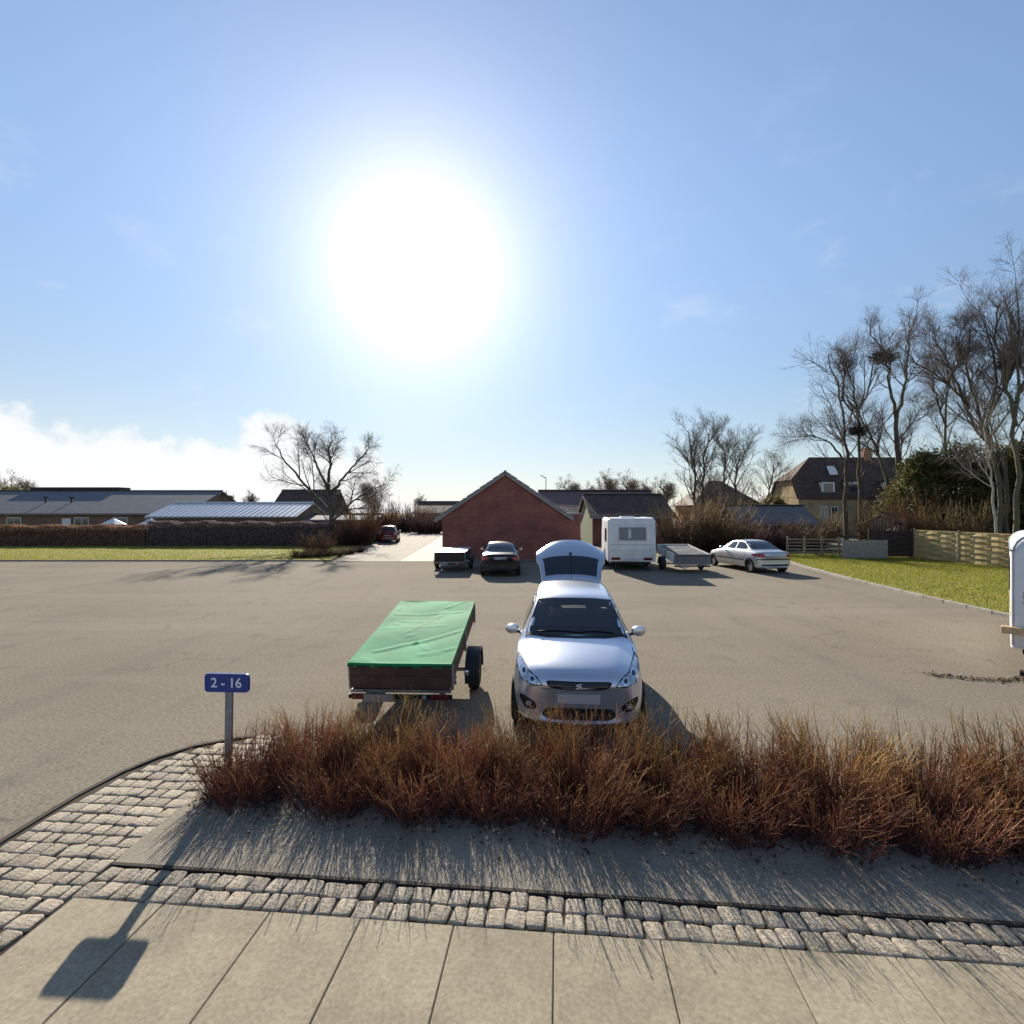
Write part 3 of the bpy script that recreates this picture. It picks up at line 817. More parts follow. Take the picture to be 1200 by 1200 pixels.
def thick_roof(name, quads, th, mats, parent):
    m = MB()
    for q in quads:
        q = [Vector(p) for p in q]
        n = (q[1] - q[0]).cross(q[2] - q[0]).normalized()
        if n.z < 0: n = -n
        b = len(m.v); k = len(q)
        m.v += [tuple(p) for p in q] + [tuple(p - n * th) for p in q]
        m.f.append(tuple(b + i for i in range(k))); m.m.append(0)
        m.f.append(tuple(b + k + i for i in reversed(range(k)))); m.m.append(0)
        for i in range(k):
            j = (i + 1) % k
            m.f.append((b + i, b + k + i, b + k + j, b + j)); m.m.append(0)
    o = m.build(name, mats, parent)
    uv_roof(o, None)
    return o

def window(parent, x, z, w_, h_, y, frame=None, mull=1, normal=-1):
    """window set in a wall facing -Y at local y"""
    fr = MB()
    t_ = 0.07
    fr.box(x - w_ / 2, x - w_ / 2 + t_, y - 0.03, y + 0.05, z, z + h_)
    fr.box(x + w_ / 2 - t_, x + w_ / 2, y - 0.03, y + 0.05, z, z + h_)
    fr.box(x - w_ / 2 + t_, x + w_ / 2 - t_, y - 0.028, y + 0.05, z, z + t_)
    fr.box(x - w_ / 2 + t_, x + w_ / 2 - t_, y - 0.028, y + 0.05, z + h_ - t_, z + h_)
    for i in range(mull):
        xx = x - w_ / 2 + w_ * (i + 1) / (mull + 1)
        fr.box(xx - 0.025, xx + 0.025, y - 0.026, y + 0.04, z + t_, z + h_ - t_)
    f = fr.build('window', frame or M_WHITE, parent)
    MB().box(x - w_ / 2 + t_ * 0.5, x + w_ / 2 - t_ * 0.5, y - 0.008, y + 0.03, z + t_ * 0.5, z + h_ - t_ * 0.5).build('pane', M_PANE, f)
    return f

# ------------------------------------------------------------------ the brick garage
r = empty('brick_garage', (-0.4, 30.0, 0), 0, 'red brick garage with a blank gable end and grey verge behind the parked cars', 'garage')
m = MB()
xl, xr, ev, rg_, dp = -3.68, 3.62, 2.50, 4.98, 14.0
b = len(m.v)
m.v += [(xl, 0, 0), (xr, 0, 0), (xr, 0, ev), (0, 0, rg_), (xl, 0, ev), (xl, dp, 0), (xr, dp, 0), (xr, dp, ev), (0, dp, rg_), (xl, dp, ev)]
m.f += [(0, 1, 2, 3, 4), (9, 8, 7, 6, 5), (0, 5, 6, 1), (1, 6, 7, 2), (4, 9, 5, 0), (2, 7, 8, 3), (3, 8, 9, 4)]; m.m += [0] * 7
m.build('wall', M_RED, r)
MB().box(xr + 0.002, 4.42, 0.06, 9.0, 0, 2.62).build('side_wall', M_RED, r)
MB().box(xr - 0.02, 4.5, 0.0, 9.06, 2.623, 2.70).build('coping', M_VERGE, r)
sl = (rg_ - ev) / 3.65
th = 0.05
def rz_(x): return rg_ + 0.10 - abs(x) * sl
thick_roof('roof', [[(-4.12, -0.10, rz_(4.12)), (0, -0.10, rz_(0)), (0, dp + .1, rz_(0)), (-4.12, dp + .1, rz_(4.12))],
                    [(0, -0.10, rz_(0)), (3.98, -0.10, rz_(3.98)), (3.98, dp + .1, rz_(3.98)), (0, dp + .1, rz_(0))]], 0.06, M_GTILE, r)
for sgn, xe in ((-1, 4.12), (1, 3.98)):
    a_ = Vector((0, -0.135, rz_(0) - 0.07)); b_ = Vector((sgn * xe, -0.135, rz_(xe) - 0.07))
    MB().bar(a_, b_, 0.06, 0.17).build('verge', M_VERGE, r)
    n = 11
    for i in range(n):
        p = a_.lerp(b_, i / n); q = a_.lerp(b_, (i + 0.96) / n)
        off = Vector((0, -0.01, 0.115 + 0.012 * (i % 2)))
        MB().bar(p + off, q + off + Vector((0, 0, 0.02)), 0.22, 0.055).build('verge_tile', M_VERGE, r)
MB().tube([(0, -0.12, rz_(0) + 0.03), (0, dp, rz_(0) + 0.03)], 0.09, 8).build('ridge', M_VERGE, r)

# ------------------------------------------------------------------ houses behind the garage
def gable_x(name, x0, x1, y0, y1, ev, rd, wallm, roofm, label, cat='house', over=0.35, gablem=None, th=0.14):
    cx = (x0 + x1) / 2
    r = empty(name, (cx, y0, 0), 0, label, cat)
    a, b, d = x0 - cx, x1 - cx, y1 - y0
    m = MB()
    m.v += [(a, 0, 0), (b, 0, 0), (b, d, 0), (a, d, 0), (a, 0, ev), (b, 0, ev), (b, d, ev), (a, d, ev), (a, d / 2, rd), (b, d / 2, rd)]
    m.f += [(0, 1, 5, 4), (2, 3, 7, 6), (0, 4, 8, 7, 3), (1, 2, 6, 9, 5), (0, 3, 2, 1), (4, 5, 9, 8), (6, 7, 8, 9)]
    m.m += [0, 0, 1, 1, 0, 0, 0]
    m.build('wall', [wallm, gablem or wallm], r)
    s = (rd - ev) / (d / 2); oz = over * s
    thick_roof('roof', [[(a - .25, -over, ev - oz + .16), (b + .25, -over, ev - oz + .16), (b + .25, d / 2, rd + .16), (a - .25, d / 2, rd + .16)],
                        [(a - .25, d / 2, rd + .16), (b + .25, d / 2, rd + .16), (b + .25, d + over, ev - oz + .16), (a - .25, d + over, ev - oz + .16)]], th, roofm, r)
    MB().tube([(a - .25, d / 2, rd + .17), (b + .25, d / 2, rd + .17)], 0.11, 8).build('ridge', roofm if roofm is M_SILVER else M_DWOOD, r)
    MB().box(a - .2, b + .2, -over - 0.1, -over, ev - oz + .02, ev - oz + .13).build('gutter', M_VERGE, r)
    return r
hb = gable_x('brick_house', 6.6, 13.2, 42, 50, 2.35, 4.15, M_RED, M_DTILE, 'low house with a dark brown tiled roof and mossy green gable behind the white caravan', gablem=M_GWOOD)
for x in (-1.5, 1.4): window(hb, x, 0.9, 1.2, 1.1, 0)
hc = gable_x('tiled_house', 3.3, 16.0, 54, 66, 2.4, 5.1, M_RED, M_RTILE, 'house with a dark red tiled roof right behind the garage gable')
window(hc, -3.5, 0.9, 1.4, 1.1, 0)
hd = gable_x('low_house', -14.5, -5.5, 76, 84, 2.6, 4.2, M_BROWN, M_DTILE, 'low dark house at the far end of the driveway left of the garage')
MB().box(2.4, 3.1, 3.4, 4.1, 3.8, 4.9).build('chimney', M_BROWN, hd)
# left: long low building
L1 = gable_x('long_low_house', -58.5, -33.6, 53, 65, 2.70, 5.0, M_BROWN, M_ETERN, 'long low brown brick building with a grey roof behind the brown hedge', over=0.6)
for x in (-9, -5.5, 1.5, 5.5, 9.0): window(L1, x, 0.9, 1.5, 1.3, 0, mull=1)
MB().box(-0.5, 0.4, -0.05, 0.02, 0, 2.1).build('door', M_WHITE, L1)
for x in (-4.4, -1.6):
    m_ = MB(); m_.tube([(x, 2.4, 3.4), (x, 2.4, 4.3)], 0.09, 8); m_.box(x - .16, x + .16, 2.24, 2.56, 4.25, 4.38)
    m_.build('vent_pipe', M_DWOOD, L1)
MB().box(-9.8, 0.6, 6.3, 8.0, 4.9, 5.62).build('raised_ridge', M_DTILE, L1)
L2 = gable_x('metal_roof_house', -32.4, -19.4, 46, 53, 2.35, 3.45, M_BROWN, M_SILVER, 'low building with a shiny ribbed pale metal roof beyond the hedge', over=0.5, th=0.06)
sl2 = (3.45 - 2.35) / 3.5
for i in range(27):
    x = -6.5 + i * 0.5
    MB().bar((x, -0.5, 2.35 - 0.5 * sl2 + .185), (x, 3.45, 3.45 + .165), 0.05, 0.05).build('roof_rib', M_SILVER, L2)
L3 = gable_x('dark_barn', -30.5, -23.2, 64, 73, 2.3, 5.5, M_DWOOD, M_DTILE, 'dark barn rising behind the shiny metal roof')
L4 = gable_x('flat_annex', -19.0, -12.8, 47.5, 52, 1.95, 2.35, M_BROWN, M_ETERN, 'low grey-roofed annex right of the shiny metal roof, behind the crooked tree', cat='outbuilding')
# right: two-storey yellow brick house with half-hipped roof
r = empty('yellow_house', (40, 60, 0), 0, 'large yellow brick house with a steep brown roof and white dormers behind the trees', 'house')
r.scale = (1, 0.62, 1)
m = MB(); m.box(-6.4, 7.5, 0, 10, 0, 4.5); m.build('wall', M_YELLOW, r)
rf = [[(-6.7, -.4, 4.35), (7.8, -.4, 4.35), (7.8, 5, 9.5), (-3.4, 5, 9.5), (-6.7, 1.9, 6.6)],
      [(7.8, 10.4, 4.35), (-6.7, 10.4, 4.35), (-6.7, 8.1, 6.6), (-3.4, 5, 9.5), (7.8, 5, 9.5)],
      [(-6.7, 1.9, 6.6), (-3.4, 5, 9.5), (-6.7, 8.1, 6.6)]]
thick_roof('roof', rf, 0.15, M_DTILE, r)
m = MB(); m.v += [(-6.42, 0.02, 4.5), (-6.42, 9.98, 4.5), (-6.42, 8.0, 6.4), (-6.42, 2.0, 6.4), (-6.38, 0.02, 4.5), (-6.38, 9.98, 4.5), (-6.38, 8.0, 6.4), (-6.38, 2.0, 6.4)]
m.f += [(0, 1, 2, 3), (7, 6, 5, 4), (0, 4, 5, 1), (1, 5, 6, 2), (2, 6, 7, 3), (3, 7, 4, 0)]; m.m += [0] * 6
m.build('gable', M_YELLOW, r)
for x in (-2.8, 0.1, 4.6):
    d_ = MB(); d_.box(x - .75, x + .75, 0.35, 2.6, 4.9, 6.3)
    do = d_.build('dormer', M_WHITE, r)
    MB().box(x - .9, x + .9, 0.2, 3.0, 6.302, 6.42).build('dormer_roof', M_DTILE, do)
    MB().box(x - .55, x + .55, 0.31, 0.349, 5.1, 6.1).build('pane', M_PANE, do)
for x in (-3.4, -2.2, 1.5, 4.5): window(r, x, 1.9, 0.8, 1.5, 0)
MB().hexa([(-1.9, 2.3, 7.20), (-0.9, 2.3, 7.20), (-0.9, 3.3, 8.25), (-1.9, 3.3, 8.25), (-1.9, 2.24, 7.28), (-0.9, 2.24, 7.28), (-0.9, 3.24, 8.33), (-1.9, 3.24, 8.33)]).build('skylight', M_WHITE, r)
MB().box(3.2, 4.1, 4.4, 5.3, 9.0, 10.6).build('chimney', M_ORANGE, r)
r = empty('orange_house', (43.5, 54, 0), 0, 'orange brick gable standing in front of the yellow house behind the bare trees', 'house')
m = MB(); m.v += [(-2.3, 0, 0), (2.3, 0, 0), (2.3, 0, 3.3), (0, 0, 6.0), (-2.3, 0, 3.3), (-2.3, 5, 0), (2.3, 5, 0), (2.3, 5, 3.3), (0, 5, 6.0), (-2.3, 5, 3.3)]
m.f += [(0, 1, 2, 3, 4), (9, 8, 7, 6, 5), (0, 5, 6, 1), (1, 6, 7, 2), (4, 9, 5, 0), (2, 7, 8, 3), (3, 8, 9, 4)]; m.m += [0] * 7
m.build('wall', M_ORANGE, r)
thick_roof('roof', [[(-2.7, -.3, 3.0), (0, -.3, 6.17), (0, 5.2, 6.17), (-2.7, 5.2, 3.0)], [(0, -.3, 6.17), (2.7, -.3, 3.0), (2.7, 5.2, 3.0), (0, 5.2, 6.17)]], 0.12, M_DTILE, r)
window(r, 0, 1.0, 1.2, 1.2, 0)
# mid distance: hipped house among trees, grey shed
r = empty('hipped_house', (28.8, 70, 0), 0, 'dark-roofed hipped house among the brown shrubs and bare trees', 'house')
MB().box(-3.6, 5.0, 0, 9, 0, 3.9).build('wall', M_ORANGE, r)
thick_roof('roof', [[(-4.1, -.5, 3.7), (5.5, -.5, 3.7), (1.5, 4.5, 7.3), (-0.2, 4.5, 7.3)], [(5.5, 9.5, 3.7), (-4.1, 9.5, 3.7), (-0.2, 4.5, 7.3), (1.5, 4.5, 7.3)],
                    [(-4.1, 9.5, 3.7), (-4.1, -.5, 3.7), (-0.2, 4.5, 7.3)], [(5.5, -.5, 3.7), (5.5, 9.5, 3.7), (1.5, 4.5, 7.3)]], 0.12, M_DTILE, r)
for x in (-2, 1.5, 3.8): window(r, x, 1.6, 1.0, 1.3, 0)
sh = gable_x('grey_shed', 19.6, 26.2, 44, 49, 1.75, 3.15, M_DWOOD, M_ETERN, 'grey-roofed garden shed behind the silver saloon car', cat='shed', over=0.3, th=0.06)
ls = gable_x('lilac_shed', 26.5, 32.4, 34.5, 38.5, 1.85, 2.5, M_LILAC, M_DTILE, 'pale lilac garden building behind the woven fence under the evergreens', cat='shed', over=0.3)
window(ls, 1.4, 0.8, 0.9, 0.8, 0)

# garden canopies behind the left hedge
for (u, d, s_, lab) in ((133, 47, 1.0, 'white pointed garden canopy before the long low building'), (177, 45, 1.05, 'white pointed garden canopy beside the shiny metal roof')):
    p = W(u, 640, d)
    r = empty('garden_canopy', (p.x, d, 0), 0, lab, 'canopy')
    MB().tube([(0, 0, 0), (0, 0, 2.0)], 0.03, 6).build('pole', M_WHITE, r)
    m = MB(); m.lathe([(1.0 * s_, 1.62), (0.55 * s_, 1.88), (0.06, 2.16)], 'z', k=8); m.build('canopy', M_WHITE, r)
# mast behind the garage
p = W(648, 640, 58)
r = empty('lamp_mast', (p.x, 70, 0), 0, 'thin grey lamp mast rising behind the garage roof', 'lamp post')
MB().tube([(0, 0, 0), (0, 0, 7.4)], [0.09, 0.05], 8).build('pole', M_VERGE, r)
MB().bar((0.02, 0, 7.38), (-0.75, -.1, 7.75), 0.10, 0.10).build('lamp_head', M_VERGE, r)

# ------------------------------------------------------------------ fences
def woven_fence(name, p0, p1, npan, z0, z1, ns, matl, label, gap=0.0):
    p0 = Vector((p0[0], p0[1], 0)); p1 = Vector((p1[0], p1[1], 0)); d = p1 - p0
    ang = math.atan2(d.y, d.x)
    r = empty(name, p0, ang, label, 'fence')
    Lp = d.length / npan
    sh_ = (z1 - z0) / ns
    def slat(ph):
        m = MB(); k = 9
        for i in range(k):
            a, b = 0.09 + (Lp - 0.18) * i / k, 0.09 + (Lp - 0.18) * (i + 1) / k
            f = lambda x: 0.055 * math.sin(ph + (x - 0.09) / (Lp - 0.18) * math.pi * 3)
            m.hexa([(a, f(a) - .006, 0), (b, f(b) - .006, 0), (b, f(b) + .006, 0), (a, f(a) + .006, 0), (a, f(a) - .006, sh_ * 1.04), (b, f(b) - .006, sh_ * 1.04), (b, f(b) + .006, sh_ * 1.04), (a, f(a) + .006, sh_ * 1.04)])
        return m.mesh('slat', matl)
    ms = [slat(0.3), slat(0.3 + math.pi)]
    for i in range(npan):
        for j in range(ns):
            o = link('slat', ms[j % 2], r, (i * Lp, 0.004 * (j % 3), z0 + j * sh_))
            o.rotation_euler = (rnd.gauss(0, 0.03), rnd.gauss(0, 0.004), 0)
        fr = MB(); fr.box(i * Lp + .05, i * Lp + .09, -.03, .03, z0 - .02, z1 + .03); fr.box((i + 1) * Lp - .09, (i + 1) * Lp - .05, -.03, .03, z0 - .02, z1 + .03)
        fr.box(i * Lp + .092, (i + 1) * Lp - .092, -.025, .025, z1 + .012, z1 + .05)
        fr.build('panel_frame', matl, r)
    for i in range(npan + 1):
        MB().box(i * Lp - .045, i * Lp + .045, -.045, .045, 0, z1 + 0.12).build('post', M_RAILW if matl is M_TANW else matl, r, bevel=0.01, segs=1)
    return r
woven_fence('woven_fence', (23.5, 29.9), (23.62, 24.1), 2, 0.10, 1.66, 11, M_TANW, 'sunlit tan woven slat fence of two panels at the far side of the lawn')
woven_fence('dark_fence', (21.2, 30.4), (23.42, 30.0), 1, 0.12, 1.62, 10, M_DWOOD, 'dark stained slat fence panel joining the tan woven fence')
r = empty('rail_fence', (16.9, 31.4, 0), 0, 'open post and rail fence at the lawn edge behind the silver saloon', 'fence')
for i in range(4): MB().box(i * 1.05 - .05, i * 1.05 + .05, -.05, .05, 0, 1.25).build('post', M_RAILW, r)
for k in range(5): 
    MB().bar((-.1, -.07, .28 + .2 * k), (3.3, -.07, .28 + .2 * k + rnd.uniform(-.02, .02)), 0.03, 0.09).build('rail', M_RAILW, r)
r = empty('board_screen', (20.4, 29.6, 0), R(-4), 'low grey board screen between the rail fence and dark fence', 'screen')
for k in range(5): MB().box(-1.25, 1.25, -.02, .02, .05 + .215 * k, .262 + .215 * k).build('board', M_KERB, r)
for x in (-1.2, 0, 1.2): MB().box(x - .04, x + .04, .022, .09, 0, 1.16).build('post', M_RAILW, r)

# ------------------------------------------------------------------ hedges, evergreens, far shrubs
def leaf_mesh(name, P, size, cols, seed, aspect=0.55, matl=None, flat=0.0):
    rg = np.random.default_rng(seed); n = len(P)
    a_ = rg.normal(size=(n, 3)); a_ /= np.linalg.norm(a_, axis=1, keepdims=True)
    b_ = np.cross(a_, rg.normal(size=(n, 3))); b_ /= np.linalg.norm(b_, axis=1, keepdims=True)
    s_ = (size * rg.uniform(0.6, 1.3, n))[:, None]
    V = np.stack([P + a_ * s_, P + b_ * s_ * aspect, P - a_ * s_, P - b_ * s_ * aspect], 1).reshape(-1, 3)
    cols = np.array(cols); c = cols[rg.integers(0, len(cols), n)] * rg.uniform(0.7, 1.3, (n, 1))
    return mesh_np(name, V, np.arange(n * 4).reshape(n, 4), matl or tone_mat('leaves', 0.7, 0.25), False, np.repeat(c, 4, 0))

def hedge(name, x0, x1, y0, y1, h0, h1, n, cols, seed, label):
    rg = np.random.default_rng(seed)
    r = empty(name, ((x0 + x1) / 2, (y0 + y1) / 2, 0), 0, label, 'hedge')
    cx, cy = (x0 + x1) / 2, (y0 + y1) / 2
    x = rg.uniform(x0, x1, n) - cx; top = h0 + (h1 - h0) * (x + cx - x0) / (x1 - x0) + 0.07 * np.sin(x * 1.7) + 0.05 * np.sin(x * 4.1)
    side = rg.random(n)
    y = np.where(side < 0.5, y0 - cy + np.abs(rg.normal(0, 0.12, n)), rg.uniform(y0, y1, n) - cy)
    z = np.where(side < 0.5, rg.random(n) * top, top - np.abs(rg.normal(0, 0.12, n)))
    link('foliage', leaf_mesh('foliage', np.stack([x, y, z], 1), 0.055, cols, seed), r)
    # upright stems inside
    m = int((x1 - x0) * 9)
    sx = rg.uniform(x0, x1, m) - cx; sy = rg.uniform(y0 + .1, y1 - .1, m) - cy
    hh = (h0 + (h1 - h0) * (sx + cx - x0) / (x1 - x0)) * rg.uniform(0.8, 1.0, m)
    P = np.stack([np.stack([sx + rg.normal(0, .1, m), sy + rg.normal(0, .08, m), hh * f], 1) for f in (0, .35, .7, 1.0)], 1)
    V, F = tubes_np(P, np.tile(np.linspace(0.045, 0.015, 4), (m, 1)), 4)
    c = np.array([0.07, 0.05, 0.04])[None] * rg.uniform(0.7, 1.3, (len(V), 1))
    link('stems', mesh_np('stems', V, F, tone_mat('bark', 0.9), False, c), r)
    bx = MB().box(x0 - cx, x1 - cx, y0 - cy + .28, y1 - cy - .2, 0, min(h0, h1) - .28)
    bx.build('thicket', mat('hedge_thicket', (0.06, 0.042, 0.032), 0.95, var=0.4, scale=9), r)
    return r
hedge('beech_hedge', -46.5, -29.4, 40.9, 42.4, 1.62, 1.66, 30000, [(0.33, 0.19, 0.13), (0.26, 0.16, 0.115), (0.38, 0.23, 0.15)], 31, 'clipped brown-leaved beech hedge along the lawn strip')
hedge('clipped_hedge', -29.2, -14.6, 40.9, 42.3, 1.95, 1.90, 30000, [(0.23, 0.17, 0.18), (0.19, 0.15, 0.165), (0.26, 0.20, 0.18)], 32, 'dark purplish clipped hedge between the brown hedge and the crooked tree')

def evergreen(seed, H, Rw, n, cols, conic=0.6, size=0.16):
    rg = np.random.default_rng(seed)
    nc = 90
    z = rg.uniform(0.12, 1.0, nc); rr = Rw * (1 - conic * z) * np.sqrt(np.clip(1 - (z * 0.98) ** 3, 0.02, 1)); th = rg.uniform(0, 2 * np.pi, nc)
    q = np.sqrt(rg.uniform(0.25, 1.0, nc))
    C = np.stack([rr * q * np.cos(th), rr * q * np.sin(th), z * H], 1)
    i = rg.integers(0, nc, n)
    off = rg.normal(size=(n, 3)) * np.array([0.42, 0.42, 0.30]) * (Rw / 2.6)
    P = C[i] + off; P[:, 2] = np.clip(P[:, 2], 0.1, None)
    crown = leaf_mesh('crown', P, size, cols, seed, 0.3, tone_mat('needles', 0.6, 0.42))
    lim = [([(0, 0, 0), (0.1, 0, H * 0.5), (0.05, 0.05, H * 0.95)], 0.2, 0.04)]
    PP = np.stack([resample(lim[0][0], 10)]); Rr = np.linspace(0.2, 0.03, 10)[None]
    Q, QR, QL = spawn(rg, PP, Rr, np.array([H]), 60, (0.1, 0.97), (60, 95), Rw / H * 1.3, 5, 0.0, 0.08, (0.04, 0.015))
    V1, F1 = tubes_np(PP, Rr, 8); V2, F2 = tubes_np(Q, QR, 4)
    tr = mesh_np('trunk', np.concatenate([V1, V2]), np.concatenate([F1, F2 + len(V1)]), tone_mat('bark', 0.9), False, np.full((len(V1) + len(V2), 3), 1) * np.array([[0.08, 0.06, 0.045]]))
    return tr, crown
GREEN = [(0.085, 0.10, 0.034), (0.12, 0.12, 0.040), (0.065, 0.082, 0.032), (0.17, 0.14, 0.055)]
OLIVE = [(0.09, 0.095, 0.026), (0.125, 0.115, 0.034), (0.065, 0.07, 0.022), (0.14, 0.10, 0.042)]
E1 = evergreen(41, 6.6, 2.3, 15000, GREEN, 0.5); E2 = evergreen(42, 7.2, 2.8, 13000, GREEN + [(0.15, 0.10, 0.05)], 0.5); E3 = evergreen(43, 5.0, 2.4, 12000, OLIVE, 0.35)
for (u, d, ms, sc, lab) in ((1082, 37, E1, 1.02, 'pointed dark evergreen left in the clump behind the woven fence'),
                            (1122, 36, E2, 1.0, 'broad dark evergreen in the middle of the clump behind the woven fence'),
                            (1168, 35, E2, 0.96, 'bushy dark evergreen behind the right end of the woven fence'),
                            (1212, 33, E1, 1.06, 'dark evergreen at the frame edge behind the white caravan'),
                            (1062, 39, E3, 1.0, 'olive ivy-green bush between the orange gable and the pointed evergreen'),
                            (1146, 33.5, E3, 0.78, 'low olive bush just behind the right woven panel'),
                            (14, 66, E3, 1.12, 'dark rounded evergreen at the end of the long low building'),
                            (906, 57, E3, 0.85, 'olive bush between the hipped house and the grey shed')):
    tree('evergreen_tree' if ms is not E3 else 'evergreen_bush', (W(u, 600, d).x, d, 0), ms, lab, 'tree' if ms is not E3 else 'bush', rz=rnd.uniform(0, 6), sc=sc)
E4 = evergreen(44, 4.0, 0.8, 3000, GREEN, 0.9, 0.14)
for u, lab in ((261, 'taller of two tiny spruces behind the metal roof'), (270, 'shorter of two tiny spruces behind the metal roof')):
    tree('spruce', (W(u, 600, 80).x, 80, 0), E4, lab, 'tree', sc=1.42 if u == 261 else 1.28)

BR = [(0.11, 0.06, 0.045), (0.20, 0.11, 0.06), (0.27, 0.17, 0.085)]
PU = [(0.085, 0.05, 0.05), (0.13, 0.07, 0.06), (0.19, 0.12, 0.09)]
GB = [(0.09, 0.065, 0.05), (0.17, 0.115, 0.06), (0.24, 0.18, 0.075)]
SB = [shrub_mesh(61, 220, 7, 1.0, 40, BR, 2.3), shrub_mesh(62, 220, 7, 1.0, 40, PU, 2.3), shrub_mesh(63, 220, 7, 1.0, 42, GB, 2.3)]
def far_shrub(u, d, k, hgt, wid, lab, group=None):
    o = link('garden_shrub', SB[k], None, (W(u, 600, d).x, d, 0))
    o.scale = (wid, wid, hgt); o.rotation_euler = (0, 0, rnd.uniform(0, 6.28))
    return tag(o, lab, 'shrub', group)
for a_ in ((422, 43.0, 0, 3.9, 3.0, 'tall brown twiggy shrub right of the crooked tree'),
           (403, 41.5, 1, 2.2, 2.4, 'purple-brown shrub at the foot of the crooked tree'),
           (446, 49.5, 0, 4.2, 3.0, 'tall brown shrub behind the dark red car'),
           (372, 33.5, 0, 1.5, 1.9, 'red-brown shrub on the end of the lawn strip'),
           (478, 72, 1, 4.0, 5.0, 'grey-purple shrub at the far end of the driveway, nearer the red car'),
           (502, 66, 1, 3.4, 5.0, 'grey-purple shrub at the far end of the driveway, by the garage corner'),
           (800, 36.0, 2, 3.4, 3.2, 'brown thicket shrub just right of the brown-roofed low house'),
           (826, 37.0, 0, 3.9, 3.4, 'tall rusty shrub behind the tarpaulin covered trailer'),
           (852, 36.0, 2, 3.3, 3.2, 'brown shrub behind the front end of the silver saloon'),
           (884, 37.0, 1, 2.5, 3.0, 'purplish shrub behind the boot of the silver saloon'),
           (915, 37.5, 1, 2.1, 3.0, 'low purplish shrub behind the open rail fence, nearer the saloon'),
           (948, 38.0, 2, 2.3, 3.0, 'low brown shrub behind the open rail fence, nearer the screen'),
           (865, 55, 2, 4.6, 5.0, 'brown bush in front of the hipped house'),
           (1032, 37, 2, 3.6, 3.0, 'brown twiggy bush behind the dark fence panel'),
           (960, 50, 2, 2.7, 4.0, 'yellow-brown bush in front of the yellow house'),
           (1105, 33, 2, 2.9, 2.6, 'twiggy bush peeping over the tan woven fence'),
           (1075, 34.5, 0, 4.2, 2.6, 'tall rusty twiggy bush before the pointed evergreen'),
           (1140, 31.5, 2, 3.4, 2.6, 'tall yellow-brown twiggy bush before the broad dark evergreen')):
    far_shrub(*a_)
for i, (u, d) in enumerate(((352, 30.2), (366, 30.4), (380, 31.2), (394, 32.0), (408, 33.6), (420, 35.2))):
    o = link('heather', SB[2], None, (W(u, 600, d).x, d, 0.0)); o.scale = (1.0, 1.0, 0.62 - 0.03 * i); o.rotation_euler = (0, 0, i * 1.3)
    tag(o, ('low straggly plant at the kerb end of the driveway border, by the lawn corner', 'second low straggly plant back from the kerb in the driveway border', 'third low straggly plant back from the kerb in the driveway border', 'fourth low straggly plant back from the kerb in the driveway border', 'fifth low straggly plant back from the kerb in the driveway border', 'low straggly plant at the far end of the driveway border toward the red car')[i], 'plant', 'low plants along the driveway border')

# ------------------------------------------------------------------ bare trees
def L(pts, d, r0, r1, dj=0.0):
    return ([tuple(W(u, v, d + dj * i)) for i, (u, v) in enumerate(pts)], r0, r1)
def local(limbs, base):
    return [([(p[0] - base[0], p[1] - base[1], p[2]) for p in l[0]], l[1], l[2]) for l in limbs]
def placed_tree(seed, base_uv, d, limbs, spec, label, name='bare_tree', **kw):
    b = (W(base_uv, 600, d).x, d, 0.0)
    return tree(name, b, bare_tree_meshes(seed, local(limbs, b), spec, **kw), label)
gv = lambda d: 600 + CAM_H * 600 / d
d = 42
placed_tree(71, 389, d, [L([(389, gv(d)), (389, 615), (386, 585), (384, 567)], d, .22, .16), L([(385, 573), (374, 551), (366, 531), (358, 519)], d, .13, .04, .4),
     L([(388, 600), (370, 582), (350, 559), (334, 541), (322, 521)], d, .14, .04, -.5), L([(384, 568), (388, 543), (384, 527), (390, 515)], d, .14, .04, -.4),
     L([(386, 580), (405, 557), (420, 539), (430, 531)], d, .12, .04, .3), L([(389, 612), (410, 590), (428, 578), (448, 568)], d, .11, .03, .5)],
     spec_std(8, 8, 7, 5, 0.95, 0.06, 0.12, 0.42), 'crooked bare tree leaning left at the end of the dark clipped hedge', twig=(0.16, 0.14, 0.12))
d = 47
placed_tree(72, 816, d, [L([(815, gv(d)), (815, 571), (812, 539), (806, 505)], d, .17, .04), L([(824, gv(d)), (824, 563), (826, 531), (832, 507)], d + .4, .18, .05)],
     spec_std(17, 8, 7, 5, 1.0, 0.14, 0, 0.36), 'twin-stemmed bare tree behind the brown shrubs right of the caravan')
d = 50
placed_tree(73, 850, d, [L([(849, gv(d)), (848, 563), (850, 539), (846, 521)], d, .17, .04)], spec_std(18, 8, 7, 5, 1.0, 0.14, 0, 0.40), 'slender bare tree between the twin-stemmed tree and hipped house gable')
d = 49
placed_tree(74, 864, d, [L([(863, gv(d)), (862, 571), (863, 547), (870, 525)], d, .17, .04)], spec_std(18, 8, 7, 5, 1.0, 0.14, 0, 0.40), 'slender bare tree rising above the silver saloon')
d = 62
placed_tree(75, 900, d, [L([(899, gv(d)), (899, 590), (903, 565), (908, 548)], d, .16, .05)], spec_std(16, 8, 7, 5, 1.0, 0.10, 0, 0.5), 'small pale bare tree left of the yellow house', twig=(0.22, 0.17, 0.11))
MOSS = (0.10, 0.098, 0.048)
d = 41
